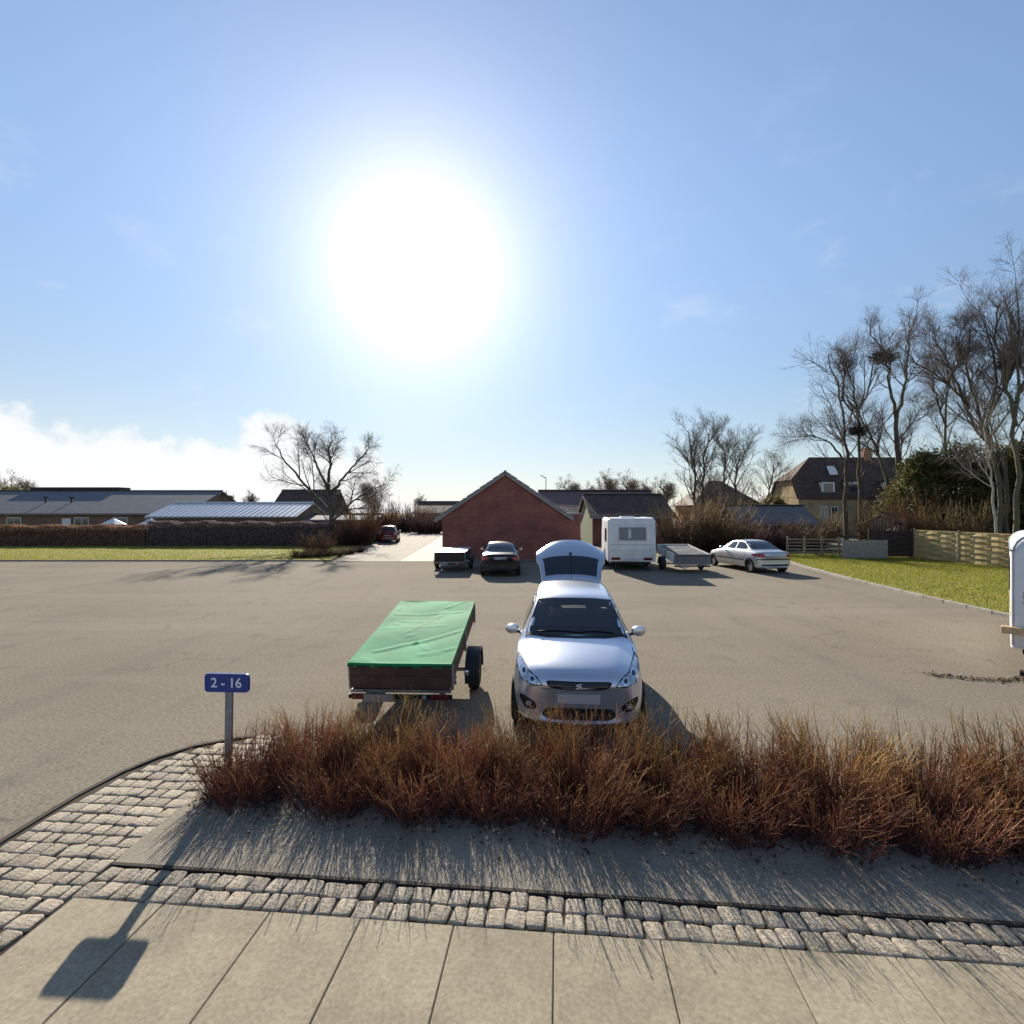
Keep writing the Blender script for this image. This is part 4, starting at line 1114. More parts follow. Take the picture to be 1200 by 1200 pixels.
placed_tree(76, 992, d, [L([(992, gv(d)), (991, 560), (989, 500), (985, 460), (968, 415)], d, 0.180, 0.036), L([(990, 540), (972, 518), (950, 510), (932, 512)], d, 0.084, 0.024, -.3),
     L([(986, 465), (1004, 490), (1015, 510)], d, 0.072, 0.036, .2), L([(987, 470), (990, 430), (1000, 405)], d, 0.096, 0.030, .4)], spec_std(11, 8, 7, 5, 0.85, 0.10, 0.05, 0.36), 'bare tree with a low drooping limb, first of the tall row behind the lawn', moss=MOSS)
d = 40.5
placed_tree(77, 1010, d, [L([(1011, gv(d)), (1009, 570), (1008, 510), (1006, 480), (1022, 440), (1030, 415)], d, 0.168, 0.036), L([(1008, 500), (1000, 460), (990, 420)], d, 0.096, 0.036, .3)],
     spec_std(12, 8, 7, 5, 0.85, 0.10, 0.05, 0.38), 'bare tree carrying a low dark nest, second of the tall row', moss=MOSS)
d = 40
placed_tree(78, 1052, d, [L([(1054, gv(d)), (1054, 560), (1051, 510), (1050, 488)], d, 0.204, 0.144), L([(1050, 490), (1043, 455), (1038, 415), (1020, 392)], d, 0.132, 0.036, .2), L([(1050, 490), (1061, 455), (1065, 400), (1072, 370)], d, 0.132, 0.036, -.2),
     L([(1040, 570), (1027, 525), (1010, 490), (985, 455)], d, 0.108, 0.036, .3), L([(1050, 520), (1072, 490), (1085, 470)], d, 0.060, 0.024)], spec_std(11, 8, 7, 5, 0.85, 0.10, 0.05, 0.36), 'forked bare tree with a high stick nest, third of the tall row', moss=MOSS)
d = 30.5
placed_tree(79, 1186, d, [L([(1186, gv(d)), (1180, 580), (1172, 530), (1140, 490), (1122, 460), (1090, 434), (1056, 411)], d, .14, .025), L([(1135, 480), (1120, 447), (1105, 414), (1090, 394)], d, .09, .02, .4),
     L([(1110, 448), (1125, 421), (1120, 394)], d, .07, .02, -.3)], spec_std(13, 8, 7, 5, 0.85, 0.10, 0.05, 0.30), 'bare tree sprawling far to the left over the evergreens', moss=MOSS)
d = 29
placed_tree(80, 1170, d, [L([(1172, gv(d)), (1170, 580), (1160, 500), (1168, 427), (1150, 361)], d, .14, .025), L([(1166, 540), (1145, 473), (1130, 427), (1138, 388)], d, .10, .03, .3), L([(1163, 480), (1185, 440), (1190, 394)], d, .09, .03, -.3)],
     spec_std(12, 8, 7, 5, 0.85, 0.12, 0.05, 0.28), 'tall bare birch with a pale trunk above the right woven panel', bark=(0.10, 0.092, 0.075), moss=MOSS)
d = 27.5
placed_tree(81, 1192, d, [L([(1192, gv(d)), (1190, 560), (1192, 454), (1196, 388), (1190, 336)], d, .15, .025), L([(1191, 500), (1176, 440), (1165, 394), (1172, 355)], d, .10, .03, .3), L([(1191, 467), (1215, 421), (1225, 368)], d, .10, .03, -.3)],
     spec_std(13, 8, 7, 5, 0.85, 0.12, 0.05, 0.28), 'tallest bare tree at the frame edge above the white caravan', moss=MOSS)
d = 39
placed_tree(82, 1112, d, [L([(1110, gv(d)), (1110, 560), (1108, 490), (1112, 447), (1106, 417)], d, .17, .03), L([(1109, 500), (1095, 460), (1092, 434)], d, .08, .02, .3)],
     spec_std(13, 8, 7, 5, 0.85, 0.12, 0.05, 0.36), 'slim bare tree standing among the evergreens', moss=MOSS)
placed_tree(83, 1240, 28, [L([(1240, gv(28)), (1238, 560), (1242, 447), (1236, 361)], 28, .2, .03), L([(1240, 520), (1225, 454), (1215, 407)], 28, .1, .03)],
     spec_std(12, 8, 7, 5, 0.85, 0.12, 0.05, 0.30), 'bare tree just outside the right frame edge, its twigs reaching in', moss=MOSS)
# pale birch stem low behind the fence
placed_tree(84, 1165, 27.2, [L([(1166, gv(27.2)), (1166, 590), (1158, 545), (1152, 500)], 27.2, .075, .03)], spec_std(9, 6, 4, 2, 0.9, 0.1, 0.05, 0.36), 'thin white-stemmed birch directly behind the right woven panel', bark=(0.42, 0.40, 0.33))
# far trees on the skyline (one build, copied)
FT = bare_tree_meshes(90, [([(0, 0, 0), (0.1, 0, 3), (0, 0.1, 6.6)], .16, .03), ([(0.05, 0, 2.2), (0.9, 0.2, 4.2), (1.3, 0.2, 5.8)], .09, .03)], spec_std(14, 7, 4, 2, 2.2, 0.10, 0, 0.42), twig=(0.2, 0.15, 0.11))
fl = ((666, 96, 1.14), (690, 100, 1.02), (712, 96, 1.26), (735, 92, 1.20), (757, 99, 1.08), (778, 95, 1.14))
flab = ('small bare skyline tree over the dark red tiles beside the lamp mast', 'small bare skyline tree over the dark red tiles before the brown roof begins', 'small bare skyline tree over the left end of the brown roof', 'small bare skyline tree above the white caravan', 'small bare skyline tree over the right part of the brown roof', 'small bare skyline tree between brown roof and twin-stemmed tree')
for (u, d, s_), lab in zip(fl, flab):
    tree('bare_tree', (W(u, 600, d).x, d, 0), FT, lab, group='bare trees behind the tiled roofs', rz=rnd.uniform(0, 6), sc=s_)
for u, d, s_, lab in ((492, 92, .72, 'small bare tree over the far end of the driveway'), (152 - 140, 74, 1.02, 'small bare tree above the evergreen at the frame edge'), (292, 84, .75, 'small bare tree above the metal roof beside the tiny spruces'), (440, 60, .85, 'bare tree behind the tall brown shrub by the driveway')):
    tree('bare_tree', (W(u, 600, d).x, d, 0), FT, lab, rz=rnd.uniform(0, 6), sc=s_)

def nest(u, v, d, s_, lab):
    rg = np.random.default_rng(int(u))
    m = 260
    c = np.array([0, 0, 0]); dirs = rg.normal(size=(m, 3)); dirs[:, 2] *= 0.45; dirs /= np.linalg.norm(dirs, axis=1, keepdims=True)
    p = rg.normal(size=(m, 3)) * np.array([0.45, 0.45, 0.25]) * s_
    P = np.stack([p - dirs * s_ * .55, p + rg.normal(0, .05, (m, 3)) * s_, p + dirs * s_ * .55], 1)
    V, F = tubes_np(P, np.full((m, 3), 0.022 * s_ + .004), 3)
    o = link('bird_nest', mesh_np('bird_nest', V, F, tone_mat('bark', 0.9), False, np.full((len(V), 3), 1.0) * np.array([[0.06, 0.05, 0.042]])), None, W(u, v, d))
    return tag(o, lab, 'nest')
nest(1004, 505, 40.3, .60, 'small round stick nest low in the second tall bare tree')
nest(1035, 418, 40.2, .75, 'large ragged stick nest high in the forked bare tree')
nest(1181, 427, 28.8, .50, 'stick nest high in the trees above the white caravan')

# ------------------------------------------------------------------ the blue number sign
r = empty('number_sign', (-2.86, 5.15, 0.03), R(-3), 'small blue number plate sign on a grey post at the end of the shrubs', 'sign')
M_BLUE = mat('blue_enamel', (0.018, 0.045, 0.22), 0.35, coat=0.3, var=0.1, scale=6)
M_POST = mat('galvanised_post', (0.19, 0.205, 0.235), 0.5, metal=0.5, var=0.2, scale=12)
def rounded(w_, h_, rr, k=5):
    pts = []
    for cx, cz, a0 in ((w_ / 2 - rr, h_ / 2 - rr, 0), (-w_ / 2 + rr, h_ / 2 - rr, 90), (-w_ / 2 + rr, -h_ / 2 + rr, 180), (w_ / 2 - rr, -h_ / 2 + rr, 270)):
        for i in range(k + 1):
            a = R(a0 + 90 * i / k); pts.append((cx + rr * math.cos(a), cz + rr * math.sin(a)))
    return pts
def plate_xz(w_, h_, rr, y0, y1, zc, xc=0.0):
    m = MB(); q = rounded(w_, h_, rr); n = len(q)
    m.v += [(xc + x, y0, zc + z) for x, z in q] + [(xc + x, y1, zc + z) for x, z in q]
    m.f.append(tuple(range(n))); m.f.append(tuple(n + i for i in reversed(range(n))))
    for i in range(n):
        j = (i + 1) % n; m.f.append((i, n + i, n + j, j))
    m.m += [0] * len(m.f)
    return m
plate_xz(0.455, 0.185, 0.035, -0.022, 0.012, 1.005).build('sign_plate', M_BLUE, r, bevel=0.004)
post = MB(); post.bar((0.0, 0.03, 0.95), (-0.02, 0.04, -0.03), 0.075, 0.03, up=(0, 1, 0)); post.build('post', M_POST, r, bevel=0.006)
MB().box(-0.055, 0.055, 0.0121, 0.0145, 0.90, 1.02).build('bracket', M_POST, r)
cu = bpy.data.curves.new('lettering', 'FONT'); cu.body = '2 - 16'; cu.size = 0.135; cu.align_x = 'CENTER'; cu.align_y = 'CENTER'; cu.extrude = 0.001; cu.offset = 0.002
to = bpy.data.objects.new('tmp_text', cu); COL.objects.link(to)
tm = evaluated_mesh(to); bpy.data.objects.remove(to); bpy.data.curves.remove(cu)
tm.materials.clear(); tm.materials.append(mat('sign_white', (0.62, 0.66, 0.74), 0.5))
o = link('lettering', tm, r, (0, -0.0245, 1.005)); o.rotation_euler = (R(90), 0, 0); o.scale = (1.0, 1.0, 1)
# ------------------------------------------------------------------ vehicle materials
M_PAINT_W = mat('pearl_white_paint', (0.55, 0.585, 0.66), 0.28, metal=0.72, coat=0.5, var=0.03, scale=3)
M_PAINT_S = mat('silver_paint', (0.50, 0.51, 0.52), 0.33, metal=0.55, coat=0.7, var=0.03, scale=3)
M_PAINT_D = mat('black_paint', (0.010, 0.009, 0.012), 0.3, coat=0.5)
M_PAINT_R = mat('dark_red_paint', (0.14, 0.015, 0.02), 0.28, coat=0.8)
M_BLACK = mat('black_plastic', (0.015, 0.015, 0.017), 0.5)
M_INNER = mat('dark_cabin', (0.020, 0.020, 0.023), 0.85)
M_TYRE = mat('tyre_rubber', (0.022, 0.021, 0.021), 0.85, bump=0.3, bscale=80)
M_RIM = mat('alloy_rim', (0.45, 0.46, 0.48), 0.35, metal=0.8)
M_DGLASS = mat('dark_car_glass', (0.012, 0.014, 0.018), 0.03, spec=0.9)
M_FRIT = mat('black_glass_border', (0.008, 0.008, 0.010), 0.12, spec=0.6)
M_WSCREEN = glass_mat('windscreen_glass', (0.80, 0.84, 0.88), 0.02)
M_LAMP = mat('headlamp_lens', (0.42, 0.45, 0.52), 0.08, metal=0.55, coat=1.0, var=0.5, scale=22)
M_TAIL = mat('red_lamp_lens', (0.30, 0.012, 0.018), 0.15, coat=0.8)
M_CHROME = mat('chrome', (0.75, 0.75, 0.77), 0.12, metal=1.0)
M_PLATE = mat('blank_plate', (0.42, 0.42, 0.45), 0.5)
M_MIRR = mat('mirror_glass', (0.6, 0.62, 0.65), 0.05, metal=1.0)
M_SEATF = mat('charcoal_seat_fabric', (0.035, 0.034, 0.036), 0.9)
M_SKIN = mat('skin', (0.58, 0.34, 0.25), 0.55)
M_COAT = mat('brown_jacket', (0.14, 0.07, 0.045), 0.85)
M_HAIR = mat('brown_hair', (0.06, 0.035, 0.022), 0.7)

SWIFT = [(0.00, .60, .54, .26, .60, .63, .38, .655), (0.03, .68, .62, .21, .69, .725, .42, .755), (0.10, .755, .69, .19, .755, .80, .46, .835),
         (0.24, .80, .73, .185, .81, .865, .49, .895), (0.48, .83, .765, .18, .865, .925, .53, .955), (0.78, .842, .785, .18, .91, .975, .58, 1.00),
         (0.98, .845, .79, .18, .935, 1.005, .63, 1.025), (1.14, .845, .792, .18, .95, 1.09, .665, 1.105), (1.45, .845, .795, .18, .975, 1.265, .615, 1.295),
         (1.75, .847, .797, .18, .99, 1.42, .575, 1.47), (1.90, .847, .797, .18, .995, 1.455, .57, 1.51), (2.40, .848, .80, .18, 1.01, 1.485, .575, 1.55),
         (3.00, .845, .795, .18, 1.02, 1.485, .565, 1.555), (3.45, .838, .785, .19, 1.02, 1.46, .54, 1.53), (3.62, .83, .77, .20, 1.0, 1.22, .58, 1.27),
         (3.76, .80, .73, .23, .96, 1.0, .60, 1.02), (3.83, .72, .64, .30, .80, .83, .48, .84)]
SEDAN = [(0.0, .60, .52, .26, .55, .58, .38, .60), (.05, .70, .62, .21, .64, .68, .42, .69), (.22, .79, .71, .19, .72, .77, .5, .79),
         (.65, .85, .77, .18, .80, .86, .54, .88), (1.2, .86, .785, .18, .87, .93, .60, .95), (1.34, .86, .785, .18, .88, 1.0, .64, 1.015), (1.7, .865, .787, .18, .91, 1.20, .585, 1.225),
         (2.05, .868, .79, .18, .93, 1.34, .55, 1.39), (2.5, .868, .79, .18, .94, 1.375, .555, 1.425), (3.05, .868, .787, .18, .95, 1.35, .545, 1.40),
         (3.45, .865, .782, .18, .955, 1.19, .56, 1.225), (3.78, .86, .775, .19, .95, 1.005, .58, 1.02), (3.95, .855, .765, .19, .945, .985, .56, 1.0),
         (4.25, .835, .74, .20, .925, .965, .52, .98), (4.37, .78, .68, .24, .87, .91, .48, .92), (4.42, .68, .58, .31, .70, .73, .42, .74)]

def half_points(s):
    y, w_, ws, zb, zs, zre, wr, zr = s
    l = lambda a, b, t: a + (b - a) * t
    return [(0, zb), (.80 * w_, zb), (.965 * w_, zb + .045), (w_, l(zb, zs, .42)), (w_ * .992, l(zb, zs, .78)), (ws + .012, zs - .012), (ws, zs + .004),
            (l(ws, wr, .10), l(zs, zre, .10)), (l(ws, wr, .88), l(zs, zre, .88)), (wr, zre), (wr * .90, l(zre, zr, .38)), (wr * .5, l(zre, zr, .82)), (0, zr)]

class Car:
    def __init__(s, name, st, paint, loc, rz, label, cat='car', bf=0.24, br=0.16, wf=0.72, wr=None, rw=0.30, level=2, cutters=None, lod=0):
        s.root = empty(name, loc, rz, label, cat)
        s.st = st; s.L = st[-1][0]; s.W = max(q[1] for q in st); s.paint = paint
        V, F = [], []; n = None
        for q in st:
            hp = half_points(q)
            ring = [(x, z) for x, z in hp] + [(-x, z) for x, z in reversed(hp[1:-1])]
            n = len(ring)
            for x, z in ring:
                k = (abs(x) / s.W) ** 2.3
                y = q[0] + bf * k * max(0, 1 - q[0] / 1.1) - br * k * max(0, 1 - (s.L - q[0]) / 0.9)
                V.append((x, y, z))
        for i in range(len(st) - 1):
            for j in range(n):
                F.append((i * n + j, i * n + (j + 1) % n, (i + 1) * n + (j + 1) % n, (i + 1) * n + j))
        h = n // 2
        for base, rev in ((0, False), ((len(st) - 1) * n, True)):
            for j in range(h):
                a, b, c, d = base + j, base + j + 1, base + (n - j - 1) % n, base + (n - j) % n
                f = (a, b, c, d) if not rev else (d, c, b, a)
                if j == 0: f = tuple(x for x in f if True); f = (base, base + 1, base + n - 1) if not rev else (base + n - 1, base + 1, base)
                elif j == h - 1: f = (base + j, base + h, base + n - j) if not rev else (base + n - j, base + h, base + j)
                F.append(f)
        me = bpy.data.meshes.new('body'); me.from_pydata(V, [], F)
        bm = bmesh.new(); bm.from_mesh(me); bmesh.ops.recalc_face_normals(bm, faces=bm.faces); bm.to_mesh(me); bm.free()
        o = bpy.data.objects.new('tmp_body', me); COL.objects.link(o)
        sm = o.modifiers.new('s', 'SUBSURF'); sm.levels = level; sm.render_levels = level
        base = evaluated_mesh(o)
        bm = bmesh.new(); bm.from_mesh(base); s.bvh = BVHTree.FromBMesh(bm); bm.free()
        wr = wr or s.L - 0.72
        s.axles = (wf, wr); s.rw = rw
        cut = []
        for ya in s.axles:
            for sg in (-1, 1):
                m = MB(); m.lathe([(rw + .045, sg * (s.W - .27)), (rw + .045, sg * (s.W + .15))], 'x', (0, ya, rw), 28)
                cut.append(m)
        for c in (cutters or []): cut.append(c)
        tmp = []
        for i, m in enumerate(cut):
            co = m.build('tmp_cut', M_INNER); tmp.append(co)
            bo = o.modifiers.new('b%d' % i, 'BOOLEAN'); bo.operation = 'DIFFERENCE'; bo.object = co; bo.solver = 'EXACT'
            bo.material_mode = 'TRANSFER'
        me.materials.append(paint); 
        fin = evaluated_mesh(o)
        for t_ in tmp + [o]: bpy.data.objects.remove(t_)
        bm = bmesh.new(); bm.from_mesh(fin)
        for f in bm.faces: f.smooth = True
        for e in bm.edges:
            if len(e.link_faces) == 2 and (e.calc_face_angle(0) > 0.75 or e.link_faces[0].material_index != e.link_faces[1].material_index): e.smooth = False
        bm.to_mesh(fin); bm.free()
        s.body = link('body', fin, s.root)
    def ray(s, axis, a, b, off):
        if axis == 'front': og, d = Vector((a, -3, b)), Vector((0, 1, 0))
        elif axis == 'rear': og, d = Vector((a, s.L + 3, b)), Vector((0, -1, 0))
        elif axis == 'right': og, d = Vector((3, a, b)), Vector((-1, 0, 0))
        elif axis == 'left': og, d = Vector((-3, a, b)), Vector((1, 0, 0))
        elif axis == 'top': og, d = Vector((a, b, 4)), Vector((0, 0, -1))
        hit = s.bvh.ray_cast(og, d)
        if hit[0] is None:
            q = s.bvh.find_nearest(og + d * 3); return q[0] + q[1] * off, q[1]
        n = hit[1]
        if n.dot(d) > 0: n = -n
        return hit[0] + n * off, n
    def patch(s, name, axis, poly, m, off=0.004, res=0.05, parent=None, rnd_=2, skirt=True):
        for _ in range(rnd_):   # chaikin rounding of the outline
            q = []
            for i in range(len(poly)):
                a, b = Vector(poly[i]), Vector(poly[(i + 1) % len(poly)])
                t_ = min(0.25, 0.03 / max((b - a).length, 1e-4))
                q += [tuple(a.lerp(b, t_)), tuple(a.lerp(b, 1 - t_))]
            poly = q
        bm = bmesh.new()
        f = bm.faces.new([bm.verts.new((p[0], p[1], 0)) for p in poly])
        bmesh.ops.triangulate(bm, faces=[f])
        for k in range(2):
            lo = min(p[k] for p in poly); hi = max(p[k] for p in poly)
            c = math.floor(lo / res) * res + res
            while c < hi:
                no = (1, 0, 0) if k == 0 else (0, 1, 0); co = (c, 0, 0) if k == 0 else (0, c, 0)
                bmesh.ops.bisect_plane(bm, geom=bm.verts[:] + bm.edges[:] + bm.faces[:], plane_co=co, plane_no=no)
                c += res
        bnd = [e for e in bm.edges if len(e.link_faces) == 1]
        nr = {}
        for v in bm.verts:
            p, n = s.ray(axis, v.co.x, v.co.y, off); nr[v] = n; v.co = p
        if skirt:
            r_ = bmesh.ops.extrude_edge_only(bm, edges=bnd)
            nv = [g for g in r_['geom'] if isinstance(g, bmesh.types.BMVert)]
            for v in nv:
                src = [e.other_vert(v) for e in v.link_edges if e.other_vert(v) in nr]
                if src: v.co = src[0].co - nr[src[0]] * (off + 0.004)
        bmesh.ops.recalc_face_normals(bm, faces=bm.faces)
        me = bpy.data.meshes.new(name)
        for f in bm.faces: f.smooth = True
        for e in bm.edges:
            if len(e.link_faces) == 2 and e.calc_face_angle(0) > 0.9: e.smooth = False
        # outward orientation
        bm.to_mesh(me); bm.free(); me.materials.append(m)
        return link(name, me, parent or s.root)
    def strip(s, name, axis, line, wd, m, off=0.003, closed=False, parent=None, inset=None):
        P = [Vector(p) for p in line]; Q = []
        n = len(P)
        rg = range(n if closed else n - 1)
        for i in rg:
            a, b = P[i], P[(i + 1) % n]; k = max(1, int((b - a).length / 0.06))
            for j in range(k): Q.append(a.lerp(b, j / k))
        if not closed: Q.append(P[-1])
        V, F = [], []; q = len(Q)
        for i, p in enumerate(Q):
            t_ = (Q[(i + 1) % q] - Q[i - 1]) if closed else (Q[min(i + 1, q - 1)] - Q[max(i - 1, 0)])
            t_ = t_.normalized(); nn = Vector((-t_.y, t_.x))
            for sg in (-.5, .5):
                pt = p + nn * wd * sg if inset is None else p + nn * wd * (sg + .5) * inset
                V.append(tuple(s.ray(axis, pt.x, pt.y, off)[0]))
        for i in range(q if closed else q - 1):
            j = (i + 1) % q; F.append((2 * i, 2 * j, 2 * j + 1, 2 * i + 1))
        me = bpy.data.meshes.new(name); me.from_pydata(V, [], F); me.materials.append(m)
        for p in me.polygons: p.use_smooth = True
        return link(name, me, parent or s.root)
    def wheels(s, rim=M_RIM, spokes=7, steer=0):
        r = s.rw; proto = None
        for ya in s.axles:
            for sg in (-1, 1):
                x0 = sg * (s.W - .015)
                m = MB(); wd = 0.185
                m.lathe([(r * .62, 0), (r * .66, -.01), (r * .93, -.012), (r * .99, .012), (r, .03), (r, wd - .03), (r * .99, wd - .012), (r * .9, wd), (r * .6, wd)], 'x', (0, 0, 0), 28)
                if sg > 0: m.v = [(-v[0], v[1], v[2]) for v in m.v]
                w_ = m.build('wheel', M_TYRE, s.root, smooth=True, loc=(x0, ya, r))
                k = MB(); k.lathe([(r * .64, .015), (r * .60, .05), (r * .55, .055)], 'x', (0, 0, 0), 24)
                for i in range(spokes):
                    a = 2 * math.pi * i / spokes
                    k.bar((.012, 0, 0), (.02, math.cos(a) * r * .62, math.sin(a) * r * .62), 0.055, 0.022, up=(1, 0, 0))
                k.lathe([(r * .16, .03), (r * .15, -.004), (r * .05, -.008)], 'x', (0, 0, 0), 14)
                if sg > 0: k.v = [(-v[0], v[1], v[2]) for v in k.v]
                k.build('rim', rim, w_)
                d = MB(); d.lathe([(r * .5, .07), (r * .5, .06)], 'x', (0, 0, 0), 16)
                if sg > 0: d.v = [(-v[0], v[1], v[2]) for v in d.v]
                d.build('brake_disc', M_BLACK, w_)
    def mirrors(s, y, z, x, cap):
        for sg in (-1, 1):
            m = MB()
            m.lathe([(.02, -.045), (.062, -.035), (.078, 0.0), (.074, .05), (.06, .075), (.02, .078)], 'y', (0, 0, 0), 16)
            me = m.mesh('mirror', cap, smooth=True)
            for v in me.vertices: v.co.x *= 1.35; v.co.z *= 0.98
            o = link('mirror', me, s.root, (sg * (x + .12), y, z))
            MB().bar((-sg * .13, .01, -.05), (-sg * .03, .01, -.03), .05, .03).build('mirror_arm', M_BLACK, o)
            g = MB(); g.lathe([(.06, .0785), (.058, .083)], 'y', (0, 0, 0), 16); me = g.mesh('mirror_glass', M_MIRR)
            for v in me.vertices: v.co.x *= 1.3
            link('mirror_glass', me, o)

def prism(poly, axis, a, b):
    """closed prism: outline in the plane square to the axis"""
    m = MB(); n = len(poly)
    f = (lambda p, t: (p[0], t, p[1])) if axis == 'y' else (lambda p, t: (t, p[0], p[1]))
    m.v += [f(p, a) for p in poly] + [f(p, b) for p in poly]
    m.f.append(tuple(range(n))); m.f.append(tuple(n + i for i in reversed(range(n))))
    for i in range(n):
        j = (i + 1) % n; m.f.append((i, n + i, n + j, j))
    m.m += [0] * len(m.f)
    return m
def mir(poly): return [(-x, z) for x, z in reversed(poly)]

# ------------------------------------------------------------------ the white hatchback with open tailgate
WS = [(-.695, 1.045), (-.545, 1.425), (-.30, 1.445), (0, 1.45), (.30, 1.445), (.545, 1.425), (.695, 1.045), (.35, 1.055), (0, 1.06), (-.35, 1.055)]
WS_IN = [(-.62, 1.09), (-.505, 1.395), (-.25, 1.408), (.25, 1.408), (.505, 1.395), (.62, 1.09)]
SW1 = [(1.42, 1.025), (1.80, 1.36), (2.28, 1.40), (2.30, 1.025)]
SW2 = [(2.37, 1.03), (2.36, 1.40), (2.85, 1.385), (3.18, 1.26), (3.12, 1.05)]
TG = [(-.60, .62), (-.52, 1.36), (.52, 1.36), (.60, .62)]
cab = MB(); cab.box(-.66, .66, 1.30, 3.25, .34, 1.04)
rear_cut = prism([(-.60, .60), (-.60, 1.02), (-.47, 1.36), (.47, 1.36), (.60, 1.02), (.60, .60)], 'y', 3.2, 4.3)
sw = Car('white_hatchback', SWIFT, M_PAINT_W, (0.79, 6.02, 0), R(-5.0), 'white hatchback facing the shrubs with its tailgate raised and a person inside', cutters=[
    prism(WS_IN, 'y', 1.0, 3.2), cab, prism([(1.50, 1.06), (1.82, 1.34), (2.25, 1.37), (2.26, 1.06)], 'x', -1.2, 1.2), prism([(2.42, 1.06), (2.41, 1.37), (2.82, 1.355), (3.10, 1.24), (3.06, 1.08)], 'x', -1.2, 1.2), rear_cut], level=3, br=0.12, rw=0.30)
g = sw.patch('windscreen', 'front', WS_IN, M_WSCREEN, 0.003, 0.08, rnd_=1, skirt=False)
sw.strip('windscreen_border', 'front', list(WS), 0.085, M_FRIT, 0.005, closed=True, inset=-1)
for ax in ('left', 'right'):
    sw.patch('side_window', ax, SW1, M_WSCREEN, 0.004, 0.08, rnd_=1)
    sw.patch('side_window', ax, SW2, M_WSCREEN, 0.004, 0.08, rnd_=1)
    sw.strip('door_seam', ax, [(1.40, .98), (1.32, .72), (1.34, .34), (2.26, .34), (2.33, .62), (2.33, .98)], .009, M_BLACK, 0.002)
    sw.strip('door_seam', ax, [(2.36, .34), (2.95, .36), (3.18, .70), (3.24, .98)], .009, M_BLACK, 0.002)
    m = MB(); sg = -1 if ax == 'left' else 1
    sw.patch('sill_trim', ax, [(1.08, .20), (1.08, .26), (2.75, .26), (2.75, .20)], M_BLACK, 0.006, 0.3, rnd_=0)
HL = [(.435, .675), (.56, .665), (.685, .705), (.755, .79), (.768, .875), (.745, .905), (.70, .875), (.615, .80), (.50, .745)]
for p in (HL, mir(HL)):
    h = sw.patch('headlight', 'front', p, M_LAMP, 0.007, 0.03, rnd_=2)
    sx = 1 if p is HL else -1
    sw.strip('lamp_rim', 'front', p, .014, M_BLACK, 0.0085, closed=True, parent=h)
    for (cx, cz, rr) in ((.555, .725, .043), (.665, .785, .040)):
        c = [(sx * cx + rr * math.cos(i * math.pi / 8), cz + rr * math.sin(i * math.pi / 8)) for i in range(16)]
        sw.patch('reflector', 'front', c, M_CHROME, 0.010, 0.03, parent=h, rnd_=0)
        sw.patch('bulb_cover', 'front', [(sx * cx + (x - sx * cx) * .55, cz + (z - cz) * .55) for x, z in c], M_DGLASS, 0.013, 0.03, parent=h, rnd_=0)
gr = sw.patch('grille', 'front', [(-.40, .735), (-.36, .665), (-.20, .64), (.20, .64), (.36, .665), (.40, .735), (.2, .742), (-.2, .742)], M_BLACK, 0.004, 0.04)
for k in range(3): sw.strip('grille_bar', 'front', [(-.34, .668 + .022 * k), (.34, .668 + .022 * k)], .006, M_DGLASS, 0.009, parent=gr)
# chrome S emblem on the grille
em = [(.040, .727), (-.018, .716), (-.040, .700), (.030, .688), (.012, .676), (-.040, .668)]
EM = MB()
y0 = sw.ray('front', 0, .70, 0)[0].y
for (a_, b_) in (((.034, .724), (-.036, .706)), ((-.036, .706), (.036, .690)), ((.036, .690), (-.034, .672))):
    EM.bar((a_[0], y0 - .018, a_[1]), (b_[0], y0 - .018, b_[1]), .010, .014, up=(0, 1, 0))
EM.build('emblem', mat('satin_emblem', (0.7, 0.7, 0.72), 0.45, metal=0.3), sw.root)
sw.patch('lower_intake', 'front', [(-.40, .40), (-.45, .32), (-.38, .27), (.38, .27), (.45, .32), (.40, .40)], M_BLACK, 0.004, 0.05)
FG = [(.50, .44), (.52, .36), (.64, .37), (.715, .47), (.715, .53), (.66, .53)]
for p in (FG, mir(FG)):
    f_ = sw.patch('fog_lamp_recess', 'front', p, M_BLACK, 0.004, 0.04)
    sx = 1 if p is FG else -1
    c = [(sx * .60 + .036 * math.cos(i * math.pi / 7), .432 + .036 * math.sin(i * math.pi / 7)) for i in range(14)]
    sw.patch('fog_lamp', 'front', c, M_LAMP, 0.010, 0.03, parent=f_, rnd_=0)
sw.patch('number_plate', 'front', [(-.255, .455), (-.255, .565), (.255, .565), (.255, .455)], M_PLATE, 0.012, 0.06, rnd_=0)
for sg in (-1, 1): sw.strip('bonnet_seam', 'top', [(sg * .745, .92), (sg * .74, .70), (sg * .715, .50)], .009, M_BLACK, 0.002)
sw.strip('cowl', 'top', [(-.70, 1.10), (-.4, 1.015), (0, 0.99), (.4, 1.015), (.70, 1.10)], .055, M_BLACK, 0.006)
for x0, x1 in ((-.52, .06), (.0, .50)):
    m = MB(); pts = [sw.ray('front', x0 + (x1 - x0) * i / 8, 1.075 + .012 * math.sin(i / 8 * 3.1), .016)[0] for i in range(9)]
    m.tube(pts, .008, 6); m.build('wiper', M_BLACK, sw.root)
sw.mirrors(1.50, 1.02, .80, M_PAINT_W)
sw.wheels()
for sg in (-1, 1):
    sw.strip('roof_gutter', 'top', [(sg * .535, 1.85), (sg * .54, 2.4), (sg * .53, 3.0), (sg * .505, 3.4)], .012, M_BLACK, 0.003)
MB().tube([(0, 3.25, 1.54), (0, 3.42, 1.76)], .005, 5).build('aerial', M_BLACK, sw.root)
# small mirror and stickers seen through the screen
MB().box(-.10, .10, 1.80, 1.83, 1.335, 1.395).build('rear_view_mirror', M_BLACK, sw.root, bevel=.01)
